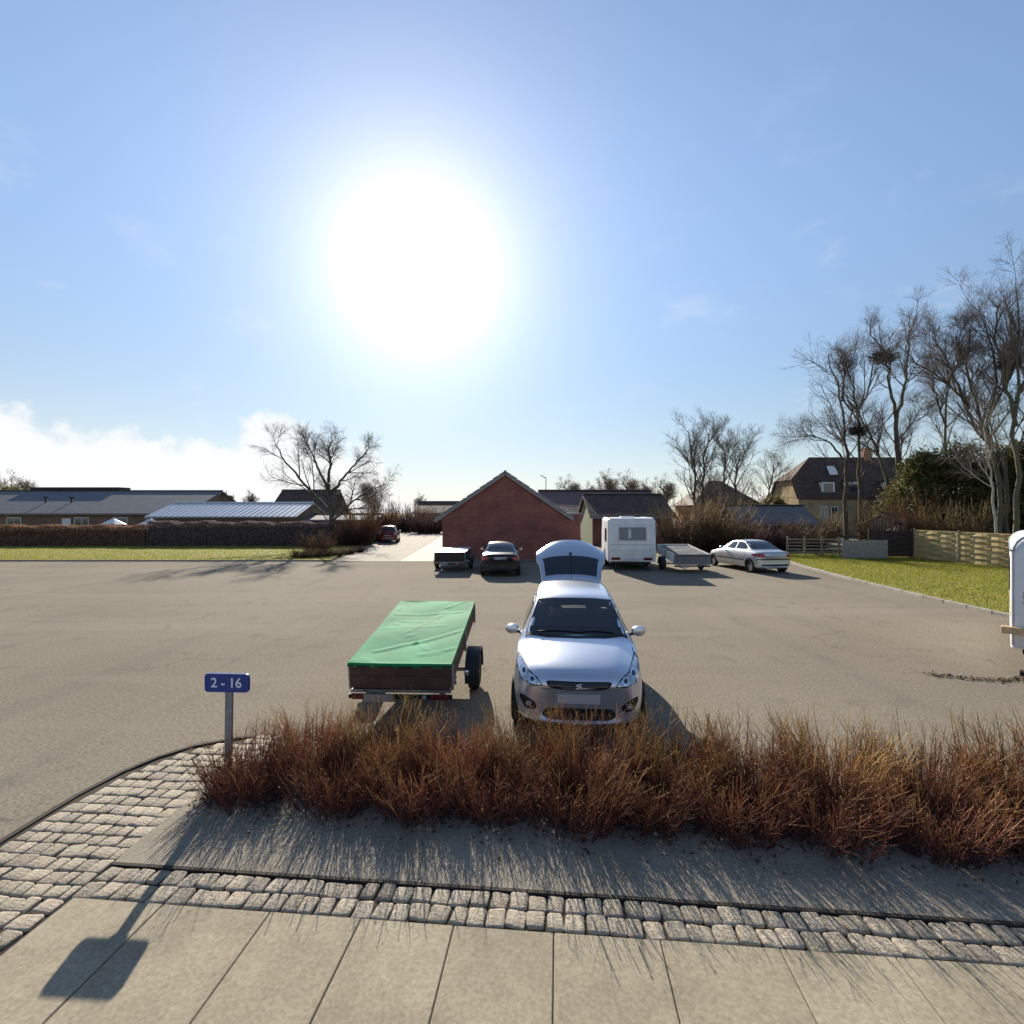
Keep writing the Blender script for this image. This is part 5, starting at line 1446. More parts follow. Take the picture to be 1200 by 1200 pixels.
# cabin: dashboard, wheel, seats
dash = MB(); dash.hexa([(-.66, 1.16, .55), (.66, 1.16, .55), (.66, 1.62, .55), (-.66, 1.62, .55), (-.66, 1.12, 1.045), (.66, 1.12, 1.045), (.66, 1.60, .93), (-.66, 1.60, .93)]); dash.build('dashboard', M_INNER, sw.root, bevel=.03)
m = MB()
c_ = [(.34 + .18 * math.cos(a), 1.74 + .08 * math.sin(a), .93 + .17 * math.sin(a)) for a in [2 * math.pi * i / 20 for i in range(21)]]
m.tube(c_, .015, 6); m.build('steering_wheel', M_BLACK, sw.root)
def seat(x, y, wd=.25):
    s_ = MB(); s_.box(x - wd, x + wd, y - .45, y + .05, .38, .55)
    o = s_.build('seat', M_SEATF, sw.root, bevel=.05)
    b_ = MB(); b_.hexa([(x - wd, y, .5), (x + wd, y, .5), (x + wd, y + .13, .5), (x - wd, y + .13, .5), (x - wd * .8, y + .2, 1.08), (x + wd * .8, y + .2, 1.08), (x + wd * .8, y + .30, 1.08), (x - wd * .8, y + .30, 1.08)])
    b_.build('backrest', M_SEATF, o, bevel=.05)
    h_ = MB(); h_.hexa([(x - .13, y + .20, 1.12), (x + .13, y + .20, 1.12), (x + .13, y + .29, 1.12), (x - .13, y + .29, 1.12), (x - .11, y + .22, 1.29), (x + .11, y + .22, 1.29), (x + .11, y + .29, 1.29), (x - .11, y + .29, 1.29)])
    h_.build('headrest', M_SEATF, o, bevel=.04)
seat(-.34, 2.32); seat(.34, 2.32)
rb = MB(); rb.hexa([(-.62, 3.0, .4), (.62, 3.0, .4), (.62, 3.12, .4), (-.62, 3.12, .4), (-.6, 3.12, 1.10), (.6, 3.12, 1.10), (.6, 3.22, 1.10), (-.6, 3.22, 1.10)]); o = rb.build('rear_seat', M_SEATF, sw.root, bevel=.04)
for x in (-.34, 0.34): MB().box(x - .12, x + .12, 3.13, 3.21, 1.11, 1.27).build('headrest', M_SEATF, o, bevel=.03)

# raised tailgate: curved panel hinged at the rear roof edge
tg = MB(); ns, nu = 14, 14
hy, hz = 3.47, 1.535
def tgp(s, u, th):
    # s runs 0..1 from hinge to free edge, u -1..1 across
    wd = np.interp(s, [0, .42, .5, .62, .9, 1.0], [.54, .60, .645, .665, .655, .60])
    ang = R(34) - 0.50 * max(0, s - .42) * 1.3
    Lh = 1.02
    yy = hy + Lh * s * math.cos(R(38)) ; zz = hz + Lh * s * math.sin(R(35)) + .13 * math.sin(min(1, s / .95) * math.pi * .5) - .25 * max(0, s - .6) ** 1.6
    drop = (.06 + .22 * max(0, s - .30)) * abs(u) ** 2.6
    return Vector((u * wd, yy - .10 * s * abs(u) ** 2.5, zz - drop - th))
idx = {}
for th in (0, .05):
    for i in range(ns + 1):
        for j in range(nu + 1):
            idx[(th, i, j)] = len(tg.v); tg.v.append(tuple(tgp(i / ns, -1 + 2 * j / nu, th)))
for i in range(ns):
    for j in range(nu):
        tg.f.append((idx[(0, i, j)], idx[(0, i, j + 1)], idx[(0, i + 1, j + 1)], idx[(0, i + 1, j)])); tg.m.append(0)
        tg.f.append((idx[(.05, i, j)], idx[(.05, i + 1, j)], idx[(.05, i + 1, j + 1)], idx[(.05, i, j + 1)])); tg.m.append(1)
for i in range(ns):
    for j in (0, nu):
        tg.f.append((idx[(0, i, j)], idx[(0, i + 1, j)], idx[(.05, i + 1, j)], idx[(.05, i, j)])); tg.m.append(0)
for j in range(nu):
    for i in (0, ns):
        tg.f.append((idx[(0, i, j)], idx[(0, i, j + 1)], idx[(.05, i, j + 1)], idx[(.05, i, j)])); tg.m.append(0)
tgo = tg.build('tailgate', [M_PAINT_W, M_BLACK], sw.root, smooth=True)
gl = MB(); q = {}
for i in range(7):
    for j in range(11):
        p = tgp(.07 + .40 * i / 6, (-1 + 2 * j / 10) * .86, 0) + Vector((0, -.005, .009)); q[(i, j)] = len(gl.v); gl.v.append(tuple(p))
for i in range(6):
    for j in range(10): gl.f.append((q[(i, j)], q[(i, j + 1)], q[(i + 1, j + 1)], q[(i + 1, j)])); gl.m.append(0)
gl.build('rear_glass', M_DGLASS, tgo, smooth=True)
m = MB(); m.tube([tgp(.50, 0.0, -.02), tgp(.30, .01, -.022), tgp(.12, .015, -.02)], .009, 6); m.lathe([(.03, 0), (.02, .03)], 'z', tuple(tgp(.52, 0, 0)), 10); m.build('rear_wiper', M_BLACK, tgo)
for sg in (-1, 1):
    MB().tube([(sg * .53, 3.42, 1.30), tuple(tgp(.42, sg * .9, .055))], .010, 6).build('gas_strut', M_BLACK, tgo)

# the person in the passenger seat: one continuous skinned body
def skin_person(root_loc, parent=None):
    J = [(0, 0, .10), (0, .03, .30), (0, .04, .47), (0, .02, .60), (0, -.01, .70), (0, -.02, .80),
         (.17, .02, .53), (.23, -.06, .30), (.14, -.27, .22), (-.17, .02, .53), (-.23, -.06, .30), (-.14, -.27, .22),
         (.10, -.12, .08), (.12, -.44, .11), (.12, -.50, -.22), (-.10, -.12, .08), (-.12, -.44, .11), (-.12, -.50, -.22)]
    Rj = [.15, .14, .15, .060, .085, .075, .062, .048, .036, .062, .048, .036, .085, .065, .045, .085, .065, .045]
    Ed = [(0, 1), (1, 2), (2, 3), (3, 4), (4, 5), (2, 6), (6, 7), (7, 8), (2, 9), (9, 10), (10, 11), (0, 12), (12, 13), (13, 14), (0, 15), (15, 16), (16, 17)]
    me = bpy.data.meshes.new('person'); me.from_pydata(J, Ed, [])
    o = bpy.data.objects.new('tmp_person', me); COL.objects.link(o)
    sk = o.modifiers.new('skin', 'SKIN')
    for i, v in enumerate(me.skin_vertices[0].data):
        v.radius = (Rj[i] * (1.15 if i in (1, 2) else 1), Rj[i] * (.75 if i in (0, 1, 2) else 1)); v.use_root = i == 0
    o.modifiers.new('sub', 'SUBSURF').levels = 2; o.modifiers['sub'].render_levels = 2
    fin = evaluated_mesh(o); bpy.data.objects.remove(o)
    fin.materials.clear(); fin.materials.append(M_SKIN); fin.materials.append(M_COAT)
    for p in fin.polygons:
        p.use_smooth = True
        p.material_index = 0 if p.center.z > .585 and abs(p.center.x) < .12 else 1
        if p.center.y < -.25 and .15 < p.center.z < .28: p.material_index = 0
    r = link('person', fin, parent, root_loc)
    hr = MB(); hr.lathe([(.092, .0), (.098, .04), (.085, .085), (.05, .115), (.01, .125)], 'z', (0, .015, .725), 16)
    hr.build('hair', M_HAIR, r, smooth=True)
    fc = MB(); fc.lathe([(.016, -.02), (.012, .02), (.004, .03)], 'z', (0, -.098, .70), 8); fc.build('nose', M_SKIN, r, smooth=True)
    for sg in (-1, 1):
        e_ = MB(); e_.lathe([(.004, -.012), (.012, -.008), (.012, .004), (.004, .008)], 'y', (sg * .034, -.082, .735), 8); e_.build('eye', M_HAIR, r, smooth=True)
        MB().box(sg * .085 - .012, sg * .085 + .012, -.01, .03, .70, .75).build('ear', M_SKIN, r, bevel=.008)
    MB().box(-.025, .025, -.092, -.080, .658, .668).build('mouth', mat('lips', (0.35, 0.14, 0.11), 0.6), r, bevel=.003)
    for sg in (-1, 1):
        h_ = MB()
        h_.hexa([(sg * .14 - .035, -.34, .205), (sg * .14 + .035, -.34, .205), (sg * .14 + .03, -.26, .205), (sg * .14 - .03, -.26, .205), (sg * .14 - .035, -.34, .232), (sg * .14 + .035, -.34, .232), (sg * .14 + .03, -.26, .235), (sg * .14 - .03, -.26, .235)])
        for k in range(4):
            x = sg * .14 - .028 + .019 * k; ln = (.055, .068, .065, .052)[k]
            h_.tube([(x, -.335, .22), (x, -.335 - ln * .6, .222), (x, -.335 - ln, .205)], [.0085, .008, .006], 6)
        h_.tube([(sg * .14 - sg * .03, -.27, .22), (sg * .14 - sg * .055, -.305, .222), (sg * .14 - sg * .055, -.33, .215)], [.010, .009, .007], 6)
        h_.build('hand', M_SKIN, r, bevel=.004, segs=1)
    return r
per = skin_person((0, 0, 0))
pw = sw.root.matrix_basis if False else Matrix.Translation(sw.root.location) @ Matrix.Rotation(R(-5.0), 4, 'Z')
per.location = pw @ Vector((-.30, 2.22, .50)); per.rotation_euler = (0, 0, R(-5)); 
tag(per, 'person in a brown jacket sitting behind the windscreen of the white hatchback', 'person')

# ------------------------------------------------------------------ rear-facing cars
def rear_details(c, sedan, dark=False, lampm=M_TAIL):
    if sedan:
        c.patch('rear_window', 'rear', [(-.66, 1.03), (-.55, 1.34), (-.2, 1.36), (.2, 1.36), (.55, 1.34), (.66, 1.03)], M_DGLASS, 0.004, 0.06)
        c.patch('windscreen', 'front', [(-.68, 1.02), (-.54, 1.33), (.54, 1.33), (.68, 1.02)], M_DGLASS, 0.004, 0.08)
        T = [(.50, .74), (.60, .70), (.83, .72), (.825, .86), (.70, .885), (.54, .86)]
        for ax in ('left', 'right'):
            c.patch('side_window', ax, [(1.72, .985), (2.08, 1.285), (2.50, 1.325), (2.50, .99)], M_DGLASS, 0.004, 0.08)
            c.patch('side_window', ax, [(2.57, .995), (2.57, 1.325), (3.0, 1.30), (3.38, 1.08), (3.34, 1.0)], M_DGLASS, 0.004, 0.08)
            c.strip('door_seam', ax, [(1.55, .90), (1.45, .6), (1.48, .32), (2.5, .32), (2.53, .95)], .012, M_BLACK, 0.002)
            c.strip('door_seam', ax, [(2.53, .32), (3.15, .34), (3.38, .7), (3.42, .95)], .012, M_BLACK, 0.002)
            c.strip('side_trim', ax, [(1.1, .52), (3.3, .54)], .045, M_BLACK, 0.006)
        for p in (T, mir(T)): c.patch('tail_light', 'rear', p, lampm, 0.006, 0.05)
        c.patch('number_plate', 'rear', [(-.26, .73), (-.26, .83), (.26, .83), (.26, .73)], M_PLATE, 0.008, 0.08, rnd_=0)
        c.strip('boot_seam', 'rear', [(-.66, .93), (-.47, .88), (-.47, .66), (.47, .66), (.47, .88), (.66, .93)], .010, M_BLACK, 0.002)
        c.patch('bumper_trim', 'rear', [(-.72, .60), (-.80, .60), (-.80, .655), (-.70, .645), (.70, .645), (.80, .655), (.80, .60), (.72, .60)], M_BLACK, 0.007, 0.06, rnd_=0)
        c.patch('valance', 'rear', [(-.62, .33), (-.66, .41), (.66, .41), (.62, .33)], M_BLACK, 0.006, 0.08)
        for p in ([(.46, .68), (.60, .66), (.66, .61), (.46, .61)],):
            for q_ in (p, mir(p)): c.patch('headlight', 'front', [(x, z) for x, z in q_], M_LAMP, 0.006, 0.05)
    else:
        c.patch('rear_window', 'rear', [(-.54, 1.10), (-.48, 1.36), (.48, 1.36), (.54, 1.10)], M_DGLASS, 0.004, 0.08)
        c.patch('windscreen', 'front', WS, M_DGLASS, 0.004, 0.1)
        for ax in ('left', 'right'):
            c.patch('side_window', ax, SW1, M_DGLASS, 0.004, 0.1); c.patch('side_window', ax, SW2, M_DGLASS, 0.004, 0.1)
        T = [(.58, .74), (.74, .74), (.70, 1.0), (.60, 1.0)]
        for p in (T, mir(T)): c.patch('tail_light', 'rear', p, M_LAMP, 0.006, 0.06)
        c.patch('number_plate', 'rear', [(-.26, .62), (-.26, .72), (.26, .72), (.26, .62)], M_PLATE, 0.008, 0.08, rnd_=0)
    c.wheels()
    c.mirrors(1.62, 1.0, .80, c.paint)

def rear_car(name, st, paint, x, y_rear, yaw, label, sedan=True, scale=1.0):
    """tail towards the camera, rear bumper at (x, y_rear)"""
    Lc = st[-1][0] * scale
    rz = R(180) + R(yaw)
    # local +y is the tail: after a half turn the tail points to -Y
    off = Matrix.Rotation(rz, 4, 'Z') @ Vector((0, Lc, 0))
    c = Car(name, st, paint, (x - off.x, y_rear - off.y, 0), rz, label)
    c.root.scale = (scale,) * 3
    rear_details(c, sedan)
    return c
c2 = rear_car('black_saloon', SEDAN, M_PAINT_D, -0.50, 21.6, 0.0, 'black saloon parked nose-in before the red brick gable', True)
c4 = rear_car('silver_saloon', SEDAN, M_PAINT_S, 11.75, 22.7, 9.0, 'silver saloon parked beside the lawn at the end of the row', True, 1.02)
c5 = rear_car('dark_red_hatchback', SWIFT, M_PAINT_R, -10.95, 45.0, 8.0, 'dark red hatchback far back on the driveway beside the brown shrubs', False)
m = MB(); m.tube([(.46, 4.36, .25), (.46, 4.46, .25)], .035, 8); m.build('exhaust', M_CHROME, c4.root)

# ------------------------------------------------------------------ caravans
M_CARA = mat('caravan_shell', (0.66, 0.67, 0.68), 0.4, stain=0.14, var=0.06, scale=2.0)
M_CARAD = mat('caravan_grey_band', (0.36, 0.38, 0.42), 0.45)
M_CURT = mat('pale_curtain', (0.55, 0.52, 0.48), 0.9)
M_WINC = glass_mat('caravan_window', (0.42, 0.45, 0.52), 0.10)
def caravan(name, loc, rz, Wd, Ln, z0, z1, label, bev=.15):
    """end wall at local y = 0 facing -Y, body runs to +Y"""
    r = empty(name, loc, rz, label, 'caravan')
    # shell lofted upward: rounded-rectangle plan at every height, drawn in at the roof
    m = MB(); zs = [z0, z0 + .04, z0 + .30, z0 + .62, z0 + .95, z0 + 1.22, z1 - bev - .12] + [z1 - bev + bev * math.sin(R(a)) for a in (0, 18, 36, 54, 70, 82, 90)]
    pz, py = [z0, z0 + .30, z0 + .95, z0 + 1.5, z1], [.10, 0, 0, .06, .14]
    kq = 5; n = 4 * (kq + 1)
    for z in zs:
        t_ = max(0.0, z - (z1 - bev)) / bev
        dr = bev * (1 - math.sqrt(max(0.0, 1 - t_ * t_)))
        yf = float(np.interp(z, pz, py)) + dr; yb = Ln - float(np.interp(z, [z0, z0 + .3, z1 - .9, z1], [.1, 0, 0, .5])) - dr; hx = Wd / 2 - dr; rc = .10
        for cx, cy, a0 in ((hx - rc, yb - rc, 0), (-hx + rc, yb - rc, 90), (-hx + rc, yf + rc, 180), (hx - rc, yf + rc, 270)):
            for i in range(kq + 1):
                a = R(a0 + 90 * i / kq); m.v.append((cx + rc * math.cos(a), cy + rc * math.sin(a), z))
    for k in range(len(zs) - 1):
        for i in range(n):
            j = (i + 1) % n; m.f.append((k * n + i, k * n + j, (k + 1) * n + j, (k + 1) * n + i))
    m.f.append(tuple(reversed(range(n)))); m.f.append(tuple((len(zs) - 1) * n + i for i in range(n)))
    m.m += [0] * len(m.f)
    sh_ = m.mesh('shell', M_CARA, smooth=True)
    link('shell', sh_, r)
    return r
cv = caravan('white_caravan', (5.60, 23.9, 0), R(-6.5), 2.20, 5.0, 0.42, 2.46, 'white touring caravan parked with its shaded end window toward the camera')
zb = 0.42
def yface(z): return float(np.interp(z, [.42, .72, 1.37, 1.92, 2.36, 2.46], [.10, 0, 0, .06, .14, .30]))
def face_panel(r, name, x0, x1, zlo, zhi, m, dy0, dy1, bev=.02):
    y0, y1 = yface(zlo), yface(zhi)
    b = MB(); b.hexa([(x0, y0 - dy0, zlo), (x1, y0 - dy0, zlo), (x1, y0 + dy1, zlo), (x0, y0 + dy1, zlo), (x0, y1 - dy0, zhi), (x1, y1 - dy0, zhi), (x1, y1 + dy1, zhi), (x0, y1 + dy1, zhi)])
    return b.build(name, m, r, bevel=bev)
wf = face_panel(cv, 'window_frame', -.62, .68, 1.40, 2.06, M_CARAD, .022, .01, .03)
face_panel(cv, 'window_pane', -.57, .63, 1.45, 2.01, mat('caravan_pane', (0.10, 0.10, 0.125), 0.12, spec=0.8), .026, 0, .01)
face_panel(cv, 'curtain', -.16, -.04, 1.52, 1.96, M_CURT, .0285, 0, .004)
for xa, xb in ((-.56, -.43), (.50, .62)): face_panel(cv, 'curtain', xa, xb, 1.48, 1.98, mat('beige_curtain', (0.22, 0.19, 0.17), 0.9), .0275, 0, .004)
face_panel(cv, 'trim_band', -.98, .98, 1.215, 1.245, M_CARAD, .006, .02, .004)
face_panel(cv, 'trim_band', -.98, .98, 0.93, 0.95, M_CARAD, .006, .02, .004)
face_panel(cv, 'trim_band', -.95, .95, 2.13, 2.16, M_CARAD, .008, .02, .004)
for x in (-.6, .58): face_panel(cv, 'panel_rib', x - .012, x + .012, .56, 1.21, M_CARAD, .006, .02, .003)
for x in (-.74, .74):
    face_panel(cv, 'lamp_cluster', x - .20, x + .20, .50, .62, mat('dim_red_lens', (0.10, 0.02, 0.02), 0.3), .02, .02, .01)
    MB().tube([(x, .2, .44), (x, .16, .02)], .03, 6).build('steady_leg', M_BLACK, cv)
b = MB(); b.box(-.30, .30, -.05, .05, .44, .54); b.build('number_plate', M_PLATE, cv, bevel=.01)
ch = MB(); ch.box(-.9, .9, .3, 4.7, .30, .42); ch.build('chassis', M_BLACK, cv)
for sg in (-1, 1):
    w_ = MB(); w_.lathe([(.16, 0), (.29, -.01), (.31, .03), (.31, .15), (.28, .18), (.1, .18)], 'x', (0, 0, 0), 22)
    if sg > 0: w_.v = [(-v[0], v[1], v[2]) for v in w_.v]
    w_.build('wheel', M_TYRE, cv, smooth=True, loc=(sg * 1.07, 2.4, .31))
    MB().box(sg * 1.112 - .012, sg * 1.112 + .012, 1.0, 2.0, 1.30, 1.95).build('side_window', M_DGLASS, cv, bevel=.01)
    MB().bar((sg * 1.0, .35, 2.475), (sg * 1.0, 4.4, 2.475), .03, .03).build('awning_rail', M_CARAD, cv)
MB().box(-.35, .35, 1.8, 2.5, 2.455, 2.53).build('roof_vent', M_CARA, cv, bevel=.04)
MB().bar((0, 4.9, .36), (0, 6.2, .36), .08, .08).build('drawbar', M_POST, cv)

# the caravan at the right edge, seen from the side of its near corner
c6 = caravan('edge_caravan', (9.24, 7.84, 0), R(-44), 2.3, 5.2, 0.44, 2.34, 'white caravan with a tan stripe standing beside the lawn kerb, cut by the frame', bev=.27)
for sg in (1, -1):
    MB().box(sg * 1.152 - .006, sg * 1.152 + .006, .12, 5.0, .98, 1.06).build('tan_stripe', mat('tan_stripe', (0.52, 0.34, 0.17), 0.5), c6)
    MB().box(sg * 1.152 - .006, sg * 1.152 + .006, .12, 5.0, 1.10, 1.125).build('brown_stripe', mat('brown_stripe', (0.20, 0.11, 0.08), 0.5), c6)
    MB().bar((sg * 1.156, .0, 2.10), (sg * 1.156, 5.1, 2.10), .02, .03).build('awning_rail', M_CARAD, c6)
    MB().box(sg * 1.155 - .012, sg * 1.155 + .012, 1.2, 2.4, 1.3, 1.9).build('side_window', M_DGLASS, c6, bevel=.01)
    tb = MB(); pts = [(sg * 1.12, float(np.interp(z, [.44, .74, 1.39, 1.94, 2.34], [.10, 0, 0, .06, .14])) + .03, z) for z in (.5, .8, 1.3, 1.8, 2.06)] + [(sg * (1.12 - .26 * (1 - math.cos(a))), .09 + .27 * (1 - math.cos(a)), 2.08 + .27 * math.sin(a)) for a in (.3, .6, .9, 1.2, 1.5)]
    tb.tube(pts, .022, 6); tb.build('corner_trim', M_CARAD, c6)
    w_ = MB(); w_.lathe([(.16, 0), (.29, -.01), (.31, .03), (.31, .15), (.28, .18), (.1, .18)], 'x', (0, 0, 0), 22)
    if sg > 0: w_.v = [(-v[0], v[1], v[2]) for v in w_.v]
    w_.build('wheel', M_TYRE, c6, smooth=True, loc=(sg * 1.10, 2.7, .31))
    lg = MB(); lg.tube([(sg * .95, .12, .46), (sg * .95, .14, .06)], .03, 8); lg.box(sg * .95 - .09, sg * .95 + .09, .06, .24, .0, .06); lg.build('steady_leg', M_BLACK, c6)
    MB().box(sg * .80 - .14, sg * .80 + .14, -.02, .06, .62, .74).build('lamp_cluster', M_TAIL, c6, bevel=.01)
MB().box(-1.0, 1.0, .3, 4.9, .32, .44).build('chassis', M_BLACK, c6)
MB().box(-1.0, 1.0, -.012, .02, 1.20, 1.26).build('tan_stripe', MATS['tan_stripe'], c6)
MB().box(-1.0, 1.0, -.008, .02, 1.30, 1.42).build('mauve_stripe', mat('mauve_stripe', (0.38, 0.30, 0.31), 0.5), c6)
MB().box(-1.27, 1.0, -.08, .05, .70, .82).build('bumper', mat('tan_bumper', (0.46, 0.33, 0.19), 0.6, var=0.3, scale=9), c6, bevel=.02)
MB().box(-.6, .6, -.02, .12, 1.45, 2.05).build('end_window', M_DGLASS, c6, bevel=.02)

# ------------------------------------------------------------------ box trailers
M_PLY = mat('brown_plywood', (0.075, 0.043, 0.034), 0.75, var=0.3, scale=4, stretch=(1, 6, 1))
M_TARPG = mat('green_tarpaulin', (0.008, 0.225, 0.098), 0.8, spec=0.15, var=0.20, scale=2.2, stain=0.25, bump=0.15, bscale=60)
M_TARPS = mat('grey_tarpaulin', (0.075, 0.085, 0.10), 0.8, var=0.15, scale=3)
M_LID = mat('pale_lid', (0.55, 0.55, 0.55), 0.45, var=0.08, scale=2)
M_MUD = mat('black_mudguard', (0.03, 0.035, 0.042), 0.45)
M_GALV = mat('galvanised_frame', (0.30, 0.31, 0.33), 0.45, metal=0.7, var=0.2, scale=14)
def trailer(name, loc, yaw, tilt, Wd, Ln, ya, zt, hs, side, rear, cover, label, wrinkle=0.010, guard=M_MUD, seed=1, droop=0.05, lid=False, sink=0.0):
    """rear end (local y = -ya) towards the camera; root sits on the axle centre; zt = cover height above the axle"""
    r = empty(name, loc, 0, label, 'trailer'); r.rotation_euler = (R(tilt), 0, R(yaw))
    y0, y1 = -ya, Ln - ya; hw = Wd / 2; zbm = zt - hs
    nbd = 2
    for sg in (-1, 1):
        for k in range(nbd):
            MB().box(sg * hw - (.02 if sg > 0 else 0), sg * hw + (0 if sg > 0 else .02), y0 + .022, y1 - .022, zbm + k * hs / nbd + .002, zbm + (k + 1) * hs / nbd - .004).build('side_board', side, r)
        for y in (y0 + .05, (y0 + y1) / 2, y1 - .05):
            MB().box(sg * (hw + .016) - .015, sg * (hw + .016) + .015, y - .025, y + .025, zbm - .03, zt - .03).build('stake', M_GALV, r)
    for y, mm in ((y0, rear), (y1, side)):
        for k in range(nbd):
            MB().box(-hw, hw, y - .01, y + .012, zbm + k * hs / nbd + .002, zbm + (k + 1) * hs / nbd - .004).build('tail_board' if y == y0 else 'head_board', mm, r)
    MB().box(-hw + .03, hw - .03, y0 + .03, y1 - .03, zbm - .02, zbm + .005).build('floor', side, r)
    # cover sheet
    rg = random.Random(seed)
    folds = []
    if not lid:
        folds = [((-.45, .40), (.05, .72), .016), ((.05, .72), (.60, 1.15), .014), ((.05, .72), (.25, .45), .008), ((-.2, 1.0), (.3, 2.2), .006), ((-.55, 1.9), (.5, 2.1), .008), ((-.6, 1.25), (.35, 1.4), .006), ((.2, .3), (.62, .5), .009)]
        for _ in range(11):
            a = (rg.uniform(-.6, .6), rg.uniform(.1, Ln - .2)); folds.append((a, (a[0] + rg.uniform(-.5, .5), a[1] + rg.uniform(-.5, .5)), rg.uniform(.004, .010)))
    def hz_(x, y):
        z = 0.0
        for (a, b, h_) in folds:
            ax, ay = a; bx, by = b; L2_ = (bx - ax) ** 2 + (by - ay) ** 2 + 1e-6
            t_ = max(0, min(1, ((x - ax) * (bx - ax) + (y - ay) * (by - ay)) / L2_))
            d2 = (x - ax - t_ * (bx - ax)) ** 2 + (y - ay - t_ * (by - ay)) ** 2
            z += h_ * math.exp(-d2 / .0018) - h_ * .5 * math.exp(-d2 / .012)
        if not lid:
            z += .006 * math.sin(x * 7 + y * 3) + .005 * math.sin(y * 6 - x * 4) - .018 * (1 - (x / hw) ** 2) * (0.6 + .4 * math.sin(y * 4))
        return z
    nx, ny = (44, 84) if not lid else (4, 4)
    m = MB(); e = .018
    for j in range(ny + 1):
        for i in range(nx + 1):
            x = -hw - e + (Wd + 2 * e) * i / nx; y = (Ln + 2 * e) * j / ny - e
            m.v.append((x * (1 if not sink else .95), y + y0, zt - sink + .012 + hz_(x, y) * min(1, 6 * min(hw + e - abs(x), y + e, Ln + e - y) / .3 + .15)))
    for j in range(ny):
        for i in range(nx):
            a = j * (nx + 1) + i; m.f.append((a, a + 1, a + nx + 2, a + nx + 1)); m.m.append(0)
    # skirt hanging over the edge
    ring = [i for i in range(nx + 1)] + [(j + 1) * (nx + 1) - 1 for j in range(1, ny + 1)] + [ny * (nx + 1) + i for i in reversed(range(nx))] + [j * (nx + 1) for j in reversed(range(1, ny))]
    b = len(m.v)
    for k, vi in enumerate(ring):
        v = m.v[vi]; m.v.append((v[0] * 1.004, v[1] + (-.004 if v[1] < 0 else .004), v[2] - droop - (.010 * math.sin(k * .7) if not lid else 0)))
    for k in range(len(ring)):
        k2 = (k + 1) % len(ring); m.f.append((ring[k], b + k, b + k2, ring[k2])); m.m.append(0)
    co = m.build('cover' if lid else 'tarpaulin', cover, r, smooth=True)
    if not lid:
        q = MB(); q.tube([(-hw - .025, y0 - .028, zt - .02), (0, y0 - .03, zt - .03), (hw + .025, y0 - .028, zt - .02)], .006, 5); q.build('cord', M_BLACK, co)
        for k in range(6):
            x = -hw + .08 + k * (Wd - .16) / 5
            h_ = MB(); h_.lathe([(.014, 0), (.012, -.008)], 'y', (x, y0 - .026, zt - .022), 8); h_.build('eyelet', M_CHROME, co)
    # chassis, axle, wheels, mudguards
    cz = zbm - .06
    fr = MB()
    for x in (-hw * .7, hw * .7): fr.box(x - .025, x + .025, y0, y1, cz, cz + .038)
    fr.box(-hw, hw, y0, y0 + .04, cz - .001, cz + .036); fr.box(-.03, .03, y1 - .3, y1 + 1.15, cz - .06, cz - .002)
    fr.build('chassis', M_GALV, r)
    MB().tube([(-hw - .10, 0, 0), (hw + .10, 0, 0)], .03, 8).build('axle', M_GALV, r)
    for sg in (-1, 1):
        w_ = MB(); rr = .285
        w_.lathe([(.14, 0), (.24, -.01), (.275, .01), (rr, .03), (rr, .13), (.275, .15), (.2, .16), (.1, .16)], 'x', (0, 0, 0), 24)
        if sg > 0: w_.v = [(-v[0], v[1], v[2]) for v in w_.v]
        wo = w_.build('wheel', M_TYRE, r, smooth=True, loc=(sg * (hw + .215), 0, 0))
        k = MB(); k.lathe([(.145, .01), (.13, .045), (.05, .03), (.04, .0)], 'x', (0, 0, 0), 16)
        if sg > 0: k.v = [(-v[0], v[1], v[2]) for v in k.v]
        k.build('rim', M_RIM, wo)
        g_ = MB(); n = 14
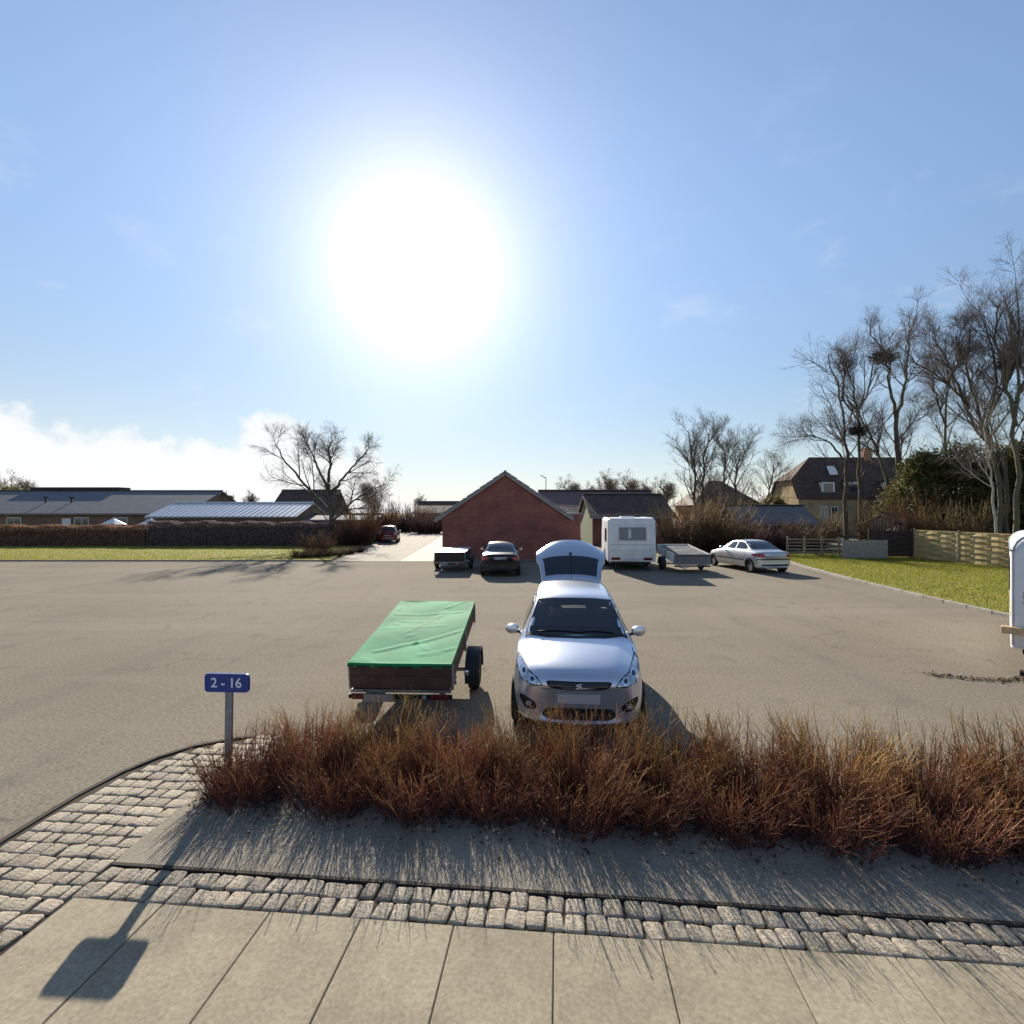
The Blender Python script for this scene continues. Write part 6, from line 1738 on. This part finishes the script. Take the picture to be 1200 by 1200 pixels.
        for i in range(n):
            a0 = R(-12 + 204 * i / n); a1 = R(-12 + 204 * (i + 1) / n); r0, r1 = .345, .358
            xa, xb = sg * (hw + .03), sg * (hw + .245)
            P = lambda rad, a, x: (x, rad * math.cos(a), rad * math.sin(a))
            g_.hexa([P(r0, a0, xa), P(r0, a0, xb), P(r0, a1, xb), P(r0, a1, xa), P(r1, a0, xa), P(r1, a0, xb), P(r1, a1, xb), P(r1, a1, xa)])
        g_.build('mudguard', guard, r)
        lb = MB(); lb.box(sg * hw * .78 - .12, sg * hw * .78 + .12, y0 - .05, y0 - .012, cz - .075, cz - .005); lb.build('tail_light', MATS['dim_red_lens'], r, bevel=.01)
        rf_ = MB(); rf_.lathe([(.03, 0), (.028, -.014)], 'y', (sg * hw * .48, y0 - .03, cz - .04), 10); rf_.build('reflector', M_LAMP, r)
        sd_ = MB(); sd_.box(sg * (hw + .13) - .03, sg * (hw + .13) + .03, y0 + .52, y0 + .56, cz + .0, cz + .06); sd_.build('marker_lamp', M_LAMP, r, bevel=.008)
    MB().box(-hw - .02, hw + .02, y0 - .03, y0 - .011, cz - .07, cz - .012).build('lamp_bar', M_BLACK, r)
    MB().box(-.52 * hw - .13, -.52 * hw + .25, y0 - .055, y0 - .045, cz - .10, cz + .0).build('number_plate', mat('dull_plate', (0.26, 0.24, 0.23), 0.6), r)
    j_ = MB(); j_.tube([(.07, y1 + .75, cz + .02), (.07, y1 + .75, cz - .30)], .022, 8); j_.lathe([(.07, -.03), (.07, .03)], 'x', (.07, y1 + .75, cz - .32), 12); j_.build('jockey_wheel', M_GALV, r)
    return r
trailer('green_trailer', (-1.375, 8.05, .285), -2.2, 7.0, 1.30, 2.66, 1.44, 0.71, .33, M_PLY, M_PLY, M_TARPG, 'small box trailer under a creased green tarpaulin beside the white hatchback', seed=3)
trailer('dark_trailer', (-2.82, 24.9, .285), 0, 0, 1.36, 3.2, 1.7, 0.64, .42, M_DWOOD, M_DWOOD, M_LID, 'dark box trailer with a flat pale lid before the red brick gable', lid=True, droop=.02)
trailer('white_sided_trailer', (8.1, 24.5, .285), 0, 5.5, 1.58, 2.9, 1.5, 0.72, .44, M_WHITE, mat('grey_tailboard', (0.15, 0.155, 0.165), 0.6, var=0.2, scale=5), M_TARPS, 'low trailer with white side boards and grey tailboard between caravan and silver saloon', seed=8, sink=.07)
